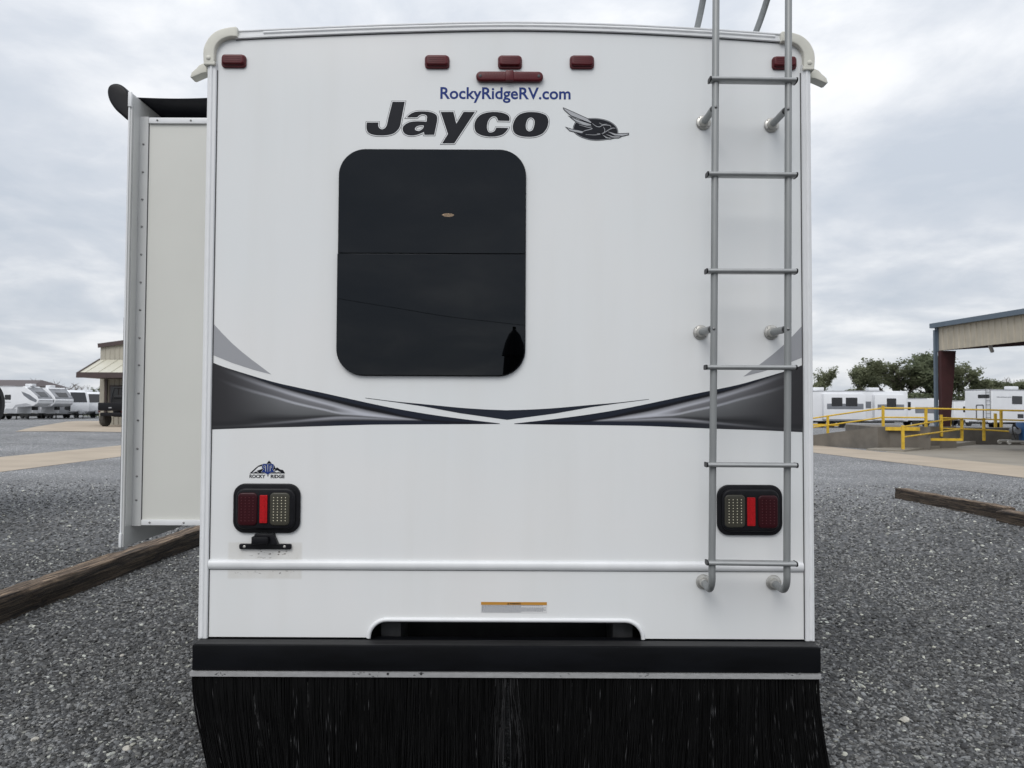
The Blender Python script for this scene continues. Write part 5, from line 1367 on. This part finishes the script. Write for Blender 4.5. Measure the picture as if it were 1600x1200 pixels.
# ------------------------------------------------------------------ dock, ramps, walls
def prism(a, b, h0, h1, depth, base=0.0):
    """solid with a vertical front from a to b (tops h0, h1), going back"""
    d = (b - a); d.z = 0; nrm = Vector((-d.y, d.x, 0)).normalized()
    if nrm.y < 0: nrm = -nrm
    nrm *= depth
    v = [(a.x, a.y, base), (b.x, b.y, base), (b.x + nrm.x, b.y + nrm.y, base), (a.x + nrm.x, a.y + nrm.y, base), (a.x, a.y, h0), (b.x, b.y, h1), (b.x + nrm.x, b.y + nrm.y, h1), (a.x + nrm.x, a.y + nrm.y, h0)]
    return MB().add(v, [(0,1,2,3),(4,5,6,7),(0,1,5,4),(1,2,6,5),(2,3,7,6),(3,0,4,7)])
def top_of(g, px, py):            # height of the point above ground point g that projects to row py
    return W(px, py, g.y).z
r0, r1 = G(1268, 696), G(1372, 702.5)
h0, h1 = top_of(r0, 1268, 680), top_of(r1, 1372, 667)
tag(obj('dock_ramp', prism(r0, r1, h0, h1, 4.5), M['dock']), 'sloping weathered concrete ramp wall below the long trailer', 'ramp')
r2 = Vector((r1.x + 2.1, r1.y - .4, 0))
pl_ = obj('dock_platform', prism(r1 + Vector((.02, 0.35, 0)), r2 + Vector((0, .35, 0)), h1, h1, 5.0), M['dock'])
tag(pl_, 'concrete dock face with yellow edge beam beside the sloping ramp', 'dock')
rw0, rw1 = at(1437, 36.0), at(1720, 36.0)
hw_ = W(1437, 668, 36).z
tag(obj('retaining_wall', prism(rw0, rw1, hw_, hw_, 1.2), M['dock']), 'low dark concrete wall behind the yellow railing under the shed', 'wall')
k0, k1 = G(1412, 706), G(1533, 694); k2 = Vector((k1.x + 6, k1.y - 2.2, 0))
kb0 = obj('kerb_ramp', prism(k0, k1, .06, top_of(k1, 1533, 688), 1.4), M['pad'])
tag(kb0, 'low wedge-shaped concrete kerb leading up to the shed floor', 'kerb')
tag(obj('shed_slab', prism(k1 + Vector((.02, 0, 0)), k2, top_of(k1, 1533, 688) - .004, top_of(k1, 1533, 688) - .004, 1.3), M['pad']), 'raised concrete slab edge under the shed at far right', 'slab')

# yellow railings
M['yellow'] = mat('yellow_paint', (0.66, 0.43, 0.035), 0.5, var=0.14, vscale=6)
def railing(name, label, posts, rails, r=0.045, beam=None):
    """posts: (px, y_top, y_bottom, depth); rails: rows of (px, py, depth)"""
    p0 = W(posts[0][0], posts[0][2], posts[0][3])
    root = empty(name, p0); tag(root, label, 'railing', 'yellow safety railings of the dock')
    for px, yt, yb, Y in posts:
        a_, b_ = W(px, yb, Y), W(px, yt, Y); b_.x = a_.x
        obj('post', MB().box((a_ + b_) / 2, (r * 2, r * 2, abs(b_.z - a_.z))), M['yellow'], root)
    for row in rails:
        obj('rail', MB().tube([W(*q) for q in row], r * .72, 8), M['yellow'], root, smooth=.9)
    if beam:
        for (q0, q1, hh) in beam:
            a_, b_ = W(*q0), W(*q1); d = b_ - a_
            obj('edge_beam', MB().box((a_ + b_) / 2, (d.length, .12, hh), Matrix.Rotation(math.atan2(d.y, d.x), 3, 'Z')), M['yellow'], root)
    return root
railing('ramp_railing', 'yellow railing climbing the concrete ramp in front of the long trailer',
        [(1293.5, 649, 678, 34.3), (1380, 634, 667, 32.2), (1447, 637, 670, 31.5)],
        [[(1255, 656, 35), (1293, 650, 34.3), (1380, 637.5, 32.2), (1447, 638, 31.5), (1600, 642, 30.8)], [(1255, 670, 35), (1293, 664.5, 34.3), (1360, 655, 32.6), (1380, 652, 32.2), (1447, 652.5, 31.5)]],
        beam=[((1376, 668.5, r1.y + .26), (1437, 671.5, r2.y + .26), .14), ((1255, 667.5, 35.2), (1310, 660, 34.2), .08)])
railing('kerb_railing', 'nearest yellow railing, standing on the wedge-shaped kerb by the shed',
        [(1411, 664.5, 702, 29.6), (1471, 648, 682, 32.4), (1503, 653.5, 688.5, 33.0), (1537.5, 653, 688.5, 33.5)],
        [[(1411, 667, 29.6), (1471, 657, 32.4), (1503, 654, 33)], [(1411, 683, 29.6), (1503, 670.5, 33)], [(1471, 653, 32.4), (1537, 655, 33.5), (1600, 657, 32.2), (1700, 660, 31)], [(1471, 669.5, 32.4), (1537, 671.5, 33.5), (1600, 675.5, 32.2), (1700, 682, 31)]],
        beam=[((1437, 684.5, 31.4), (1503, 689, 31.2), .10)])
railing('back_railing', 'farther yellow railing in front of the trailer at far right',
        [(1484, 640, 668, 37), (1555.5, 646, 671, 37), (1564.5, 640, 671, 37.4)],
        [[(1484, 639.5, 37), (1520, 640, 37), (1600, 641.5, 37.4), (1680, 643, 37.5)], [(1555, 670, 37), (1600, 670.5, 37.4)]], r=.05)

# blue service jack beside the slab
jy = 31.2
jp = W(1597, 694, jy)
jk = empty('service_jack', (jp.x, jy, jp.z)); tag(jk, 'blue and grey wheeled service machine at the right picture edge', 'machine')
M['jackblue'] = mat('blue_machine_paint', (0.03, 0.11, 0.28), 0.4, var=0.1, vscale=4)
jh = W(1597, 660, jy).z - jp.z
obj('cabinet', MB().cbox((.12, 0, jh * .5 + .06), (.42, .5, jh - .1), .04), M['jackblue'], jk, local=True, smooth=.6)
obj('base_frame', MB().tube([(-.75, -.3, .12), (.3, -.3, .12)], .05, 8).tube([(-.75, .3, .12), (.3, .3, .12)], .05, 8), M['cast'], jk, local=True, smooth=.8)
for x, y in ((-.72, -.3), (-.72, .3), (.2, -.3), (.2, .3)):
    obj('caster', MB().lathe([(.02, -.03), (.08, -.03), (.09, 0), (.08, .03), (.02, .03)], (x, y, .08), (0, 1, 0), 14), M['cast'], jk, local=True, smooth=.7)
obj('motor', MB().lathe([(.02, -.2), (.13, -.2), (.15, -.1), (.15, .15), (.1, .2), (.02, .2)], (-.28, 0, jh * .62), (0, 1, 0), 16), M['rvgrey'], jk, local=True, smooth=.6)
obj('motor_bracket', MB().box((-.28, 0, jh * .3), (.1, .3, jh * .45)), M['chassisgrey'], jk, local=True)
obj('hose', MB().tube(cr([(-.28, -.2, jh * .7), (-.5, -.25, jh * .9), (-.55, -.28, jh * .6), (-.45, -.3, .2)], 5), .025, 6), M['rubber'], jk, local=True, smooth=.9)

# ------------------------------------------------------------------ trees
def leaf_mat(name, c1, c2):
    m = mat(name, c1, 0.7, var=0.0, col2=c2, vscale=0.35, spec=0.2)
    n = m.node_tree.nodes; l = m.node_tree.links; b = n['Principled BSDF']; src = b.inputs['Base Color'].links[0].from_socket
    tr = n.new('ShaderNodeBsdfTranslucent'); l.new(src, tr.inputs[0]); mx = n.new('ShaderNodeMixShader'); mx.inputs[0].default_value = 0.5
    l.new(b.outputs[0], mx.inputs[1]); l.new(tr.outputs[0], mx.inputs[2]); l.new(mx.outputs[0], n['Material Output'].inputs[0])
    return m
M['leafA'] = leaf_mat('olive_leaves', (0.15, 0.17, 0.098), (0.25, 0.265, 0.165))
M['leafB'] = leaf_mat('deep_green_leaves', (0.12, 0.145, 0.088), (0.20, 0.225, 0.135))
M['bark'] = mat('grey_bark', (0.085, 0.072, 0.06), 0.9, var=0.3, vscale=6)
M['twig'] = mat('bare_twigs', (0.13, 0.105, 0.09), 0.9, var=0.2, vscale=2)
def tree_mesh(seed, h, spread, leaves, leaf, mt, name, open_=0.5):
    rd = random.Random(seed); root = empty(name, (0, 0, 0))
    tips = []; mb = MB()
    def branch(p, d, L, r, lev):
        n_ = 4; pts = [p]; q = p.copy(); dd = d.copy()
        for i in range(n_):
            dd = (dd + Vector((rd.gauss(0, .16), rd.gauss(0, .16), rd.gauss(0.04, .08)))).normalized(); q = q + dd * L / n_; pts.append(q.copy())
        mb.tube(pts, [r * (1 - .55 * i / n_) for i in range(n_ + 1)], 6 if lev < 2 else 4, caps=False)
        if lev >= 2 : tips.extend(pts[1:])
        elif lev == 1: tips.extend(pts[2:])
        if lev < 3:
            for k in range(5 if lev == 0 else 4):
                t = rd.uniform(.35, 1) if lev else rd.uniform(.5, 1.0)
                b = pts[min(n_, int(t * n_ + .5))]
                a = rd.uniform(0, 6.28); el = rd.uniform(.1, .9)
                nd = (Vector((math.cos(a) * math.cos(el), math.sin(a) * math.cos(el), math.sin(el))) + dd * .5).normalized()
                branch(b, nd, L * rd.uniform(.48, .7), r * .5, lev + 1)
    branch(Vector((0, 0, 0)), Vector((0, 0, 1)), h * .48, h * .026, 0)
    top = max(t.z for t in tips); k = h / top * .95
    hx = max(math.hypot(t.x, t.y) for t in tips); kx = spread / hx * .92
    S = Matrix.Diagonal((kx, kx, k, 1)); mb.xform(S)
    tr = obj('trunk', mb, M['bark'] if leaves else M['twig'], root, local=True, smooth=3)
    if leaves:
        v = []; f = []; tips = [S @ t for t in tips]
        clumps = [(t, rd.uniform(.35, 1.0)) for t in tips if rd.random() > open_ * .35]
        for i in range(leaves):
            t, s = clumps[rd.randrange(len(clumps))]
            c = t + Vector((rd.gauss(0, .34), rd.gauss(0, .34), rd.gauss(0.05, .26))) * (h / 8) * s
            if i % 4 == 0:
                a0 = rd.uniform(0, 6.28); r0_ = spread * .85 * math.sqrt(rd.random()); c = Vector((r0_ * math.cos(a0), r0_ * math.sin(a0), h * rd.uniform(.02, .42)))
            if c.z < h * .02: c.z = h * .05
            a = Vector((rd.gauss(0, 1), rd.gauss(0, 1), rd.gauss(0, .6))).normalized(); b = a.orthogonal().normalized() * leaf * rd.uniform(.5, 1.1); a = a * leaf * rd.uniform(.5, 1.2)
            o = len(v); v += [c - a, c + b * .6, c + a, c - b * .6]; f.append((o, o + 1, o + 2, o + 3))
        obj('crown', MB().add(v, f), mt, root, local=True)
    return root
TG = 'trees beyond the right-hand trailers'
protoA = tree_mesh(1, 8.5, 4.2, 5600, .21, M['leafA'], 'tree', .9)
protoB = tree_mesh(2, 9.0, 4.0, 7500, .22, M['leafB'], 'tree', .35)
protoC = tree_mesh(3, 7.5, 4.0, 4800, .19, M['leafA'], 'tree', 1.0)
used = set()
def plant(proto, px, ytop, Y, label, group=TG, kx=1.0, rot=0.0):
    o = proto if proto.name not in used else copy_tree(proto)
    used.add(proto.name)
    p = W(px, ytop, Y); gzv = gz(p.x, Y)
    h = {protoA: 8.5, protoB: 9.0, protoC: 7.5}.get(proto, None) or protoH[proto.name]
    s = (p.z - gzv) / h
    o.location = (p.x, Y, gzv); o.scale = (s * kx, s * kx, s); o.rotation_euler = (0, 0, rot)
    tag(o, label, 'tree', group); return o
protoH = {}
plant(protoA, 1278, 572, 100, 'round olive tree just past the motorhome\'s right edge', kx=.72)
plant(protoC, 1350, 566, 105, 'thin open olive tree with visible trunk at the left end of the tree line', rot=1.0, kx=.85)
plant(protoA, 1379, 561, 108, 'second tree of the right tree line, loose olive crown with sky gaps', rot=2.0, kx=1.05)
plant(protoA, 1412, 557, 104, 'third tree of the right tree line, olive, above the short trailer\'s left end', rot=3.5, kx=1.2)
plant(protoB, 1438, 552, 101, 'dark dense tree just before the blue-grey corner of the shed', rot=.5, kx=1.05)
plant(protoB, 1466, 547, 104, 'tallest dark tree, behind the shed\'s maroon column', rot=2.2, kx=1.05)
plant(protoA, 1497, 563, 103, 'dark olive tree seen through the shed just right of its column', rot=4.4, kx=1.1)
plant(protoC, 1522, 590, 104, 'low olive tree sloping down under the shed roof', rot=5.2, kx=1.1)
plant(protoC, 1567, 591, 112, 'round olive tree above the white trailer at far right', rot=2.9, kx=1.1)
plant(protoC, 1600, 590, 115, 'olive tree cut by the right picture edge', rot=.3, kx=1.1)
for i, (px, yt, Y, lb) in enumerate(((1335, 603, 140, 'small hazy tree in the gap between two right-hand trees'), (1312, 610, 145, 'distant low tree behind the long trailer\'s roof'), (1545, 606, 140, 'distant low tree under the shed roof, right of the sloping one'))):
    plant(protoC, px, yt, Y, lb, rot=i * 1.3, kx=1.5)
protoT = tree_mesh(7, 6.0, 3.4, 0, 0, None, 'bare_tree'); protoH['bare_tree'] = 6.0
BG = 'bare trees beyond the left trailers'
for i, (px, yt, Y, lb, kx) in enumerate(((67, 588, 150, 'tallest thin bare tree above the left trailer row', .8), (54, 597, 146, 'bare twiggy bush next to the brown roof', 1.4), (80, 598, 148, 'bare twiggy tree in the middle of the left skyline', 1.3), (95, 595, 147, 'bare rounded tree above the second and third left trailers', 1.3), (106, 599, 150, 'bare bushy tree at the right end of the twiggy clump', 1.3), (121, 597, 160, 'single faint bare tree left of the porch roof', .8), (1585, 586, 150, 'faint leafless tree between the two far right trees', .8))):
    o = protoT if i == 0 else copy_tree(protoT)
    p = W(px, yt, Y); s = (p.z - gz(p.x, Y)) / 6.0
    o.location = (p.x, Y, gz(p.x, Y)); o.scale = (s * kx, s * kx, s); o.rotation_euler = (0, 0, i * 1.1)
    tag(o, lb, 'tree', BG if px < 800 else None)
    if px > 800 and 'group' in o: del o['group']
plant(protoB, 150, 603, 118, 'small dark green tree against the tan building\'s corner', group=None, rot=1.7, kx=1.0)

# ------------------------------------------------------------------ behind the camera: only its reflection shows in the window
uy = -4.2
ub = empty('patio_umbrella', (0.03, uy, 0)); tag(ub, 'closed dark patio umbrella mirrored in the lower right of the window', 'umbrella')
obj('canopy', MB().lathe([(.02, 1.15), (.16, 1.15), (.19, 1.4), (.17, 1.75), (.155, 2.05), (.135, 2.32), (.17, 2.31), (.125, 2.48), (.075, 2.6), (.02, 2.66)], (0, 0, 0), (0, 0, 1), 14), M['fabric'], ub, local=True, smooth=.6)
obj('pole', MB().tube([(0, 0, .05), (0, 0, 2.7)], .022, 8), M['chassisgrey'], ub, local=True)
obj('base', MB().lathe([(.26, 0), (.26, .05), (.08, .1), (.03, .18)], (0, 0, 0), (0, 0, 1), 18), M['rubber'], ub, local=True, smooth=.5)
pw = -32.0
zl, zr_ = 1.6 + (6.16 - pw) * (636 - 466) / F, 1.6 + (6.16 - pw) * (636 - 506) / F
xl_, xr_ = (6.16 - pw) * (526 - 800) / F, (6.16 - pw) * (823 - 800) / F
slp = (zr_ - zl) / (xr_ - xl_)
pts = []
xA, xB = -22.0, 16.0
for i in range(25):
    X = xA + (xB - xA) * i / 24; pts.append((X, pw, zl + slp * (X - xl_) + .004 * (X - xl_) * (X - xr_)))
tag(obj('power_line', MB().tube(pts, .011, 6), M['rubber']), 'thin black cable mirrored across the lower window pane', 'cable')
for X, i in ((xA, 0), (xB, 24)):
    tag(obj('utility_pole', MB().tube([(X, pw, 0), (X, pw, pts[i][2] + .6)], [.15, .10], 10).box((X, pw, pts[i][2] + .2), (.12, 1.6, .12)), M['bark'], smooth=.8), 'brown wooden utility pole behind the photographer holding up the cable, %s end' % ('low' if X > 0 else 'high'), 'utility pole')
for i, (X, Y, s) in enumerate(((-14, -60, .75), (-4.6, -62, .70), (-1.2, -58, .78), (6, -64, .8), (14, -60, .7))):
    o = copy_tree(protoA if i % 2 else protoC); o.location = (X, Y, 0); o.scale = (s, s, s * .62); o.rotation_euler = (0, 0, i * 1.9)
    tag(o, ('low bushy tree standing behind the photographer, farthest towards the slide-out side', 'low tree behind the photographer, second from the slide-out side', 'low tree whose top is mirrored at the foot of the window', 'low tree behind the photographer, next after the mirrored one', 'low tree behind the photographer, farthest towards the ladder side')[i], 'tree', 'low trees mirrored in the window')
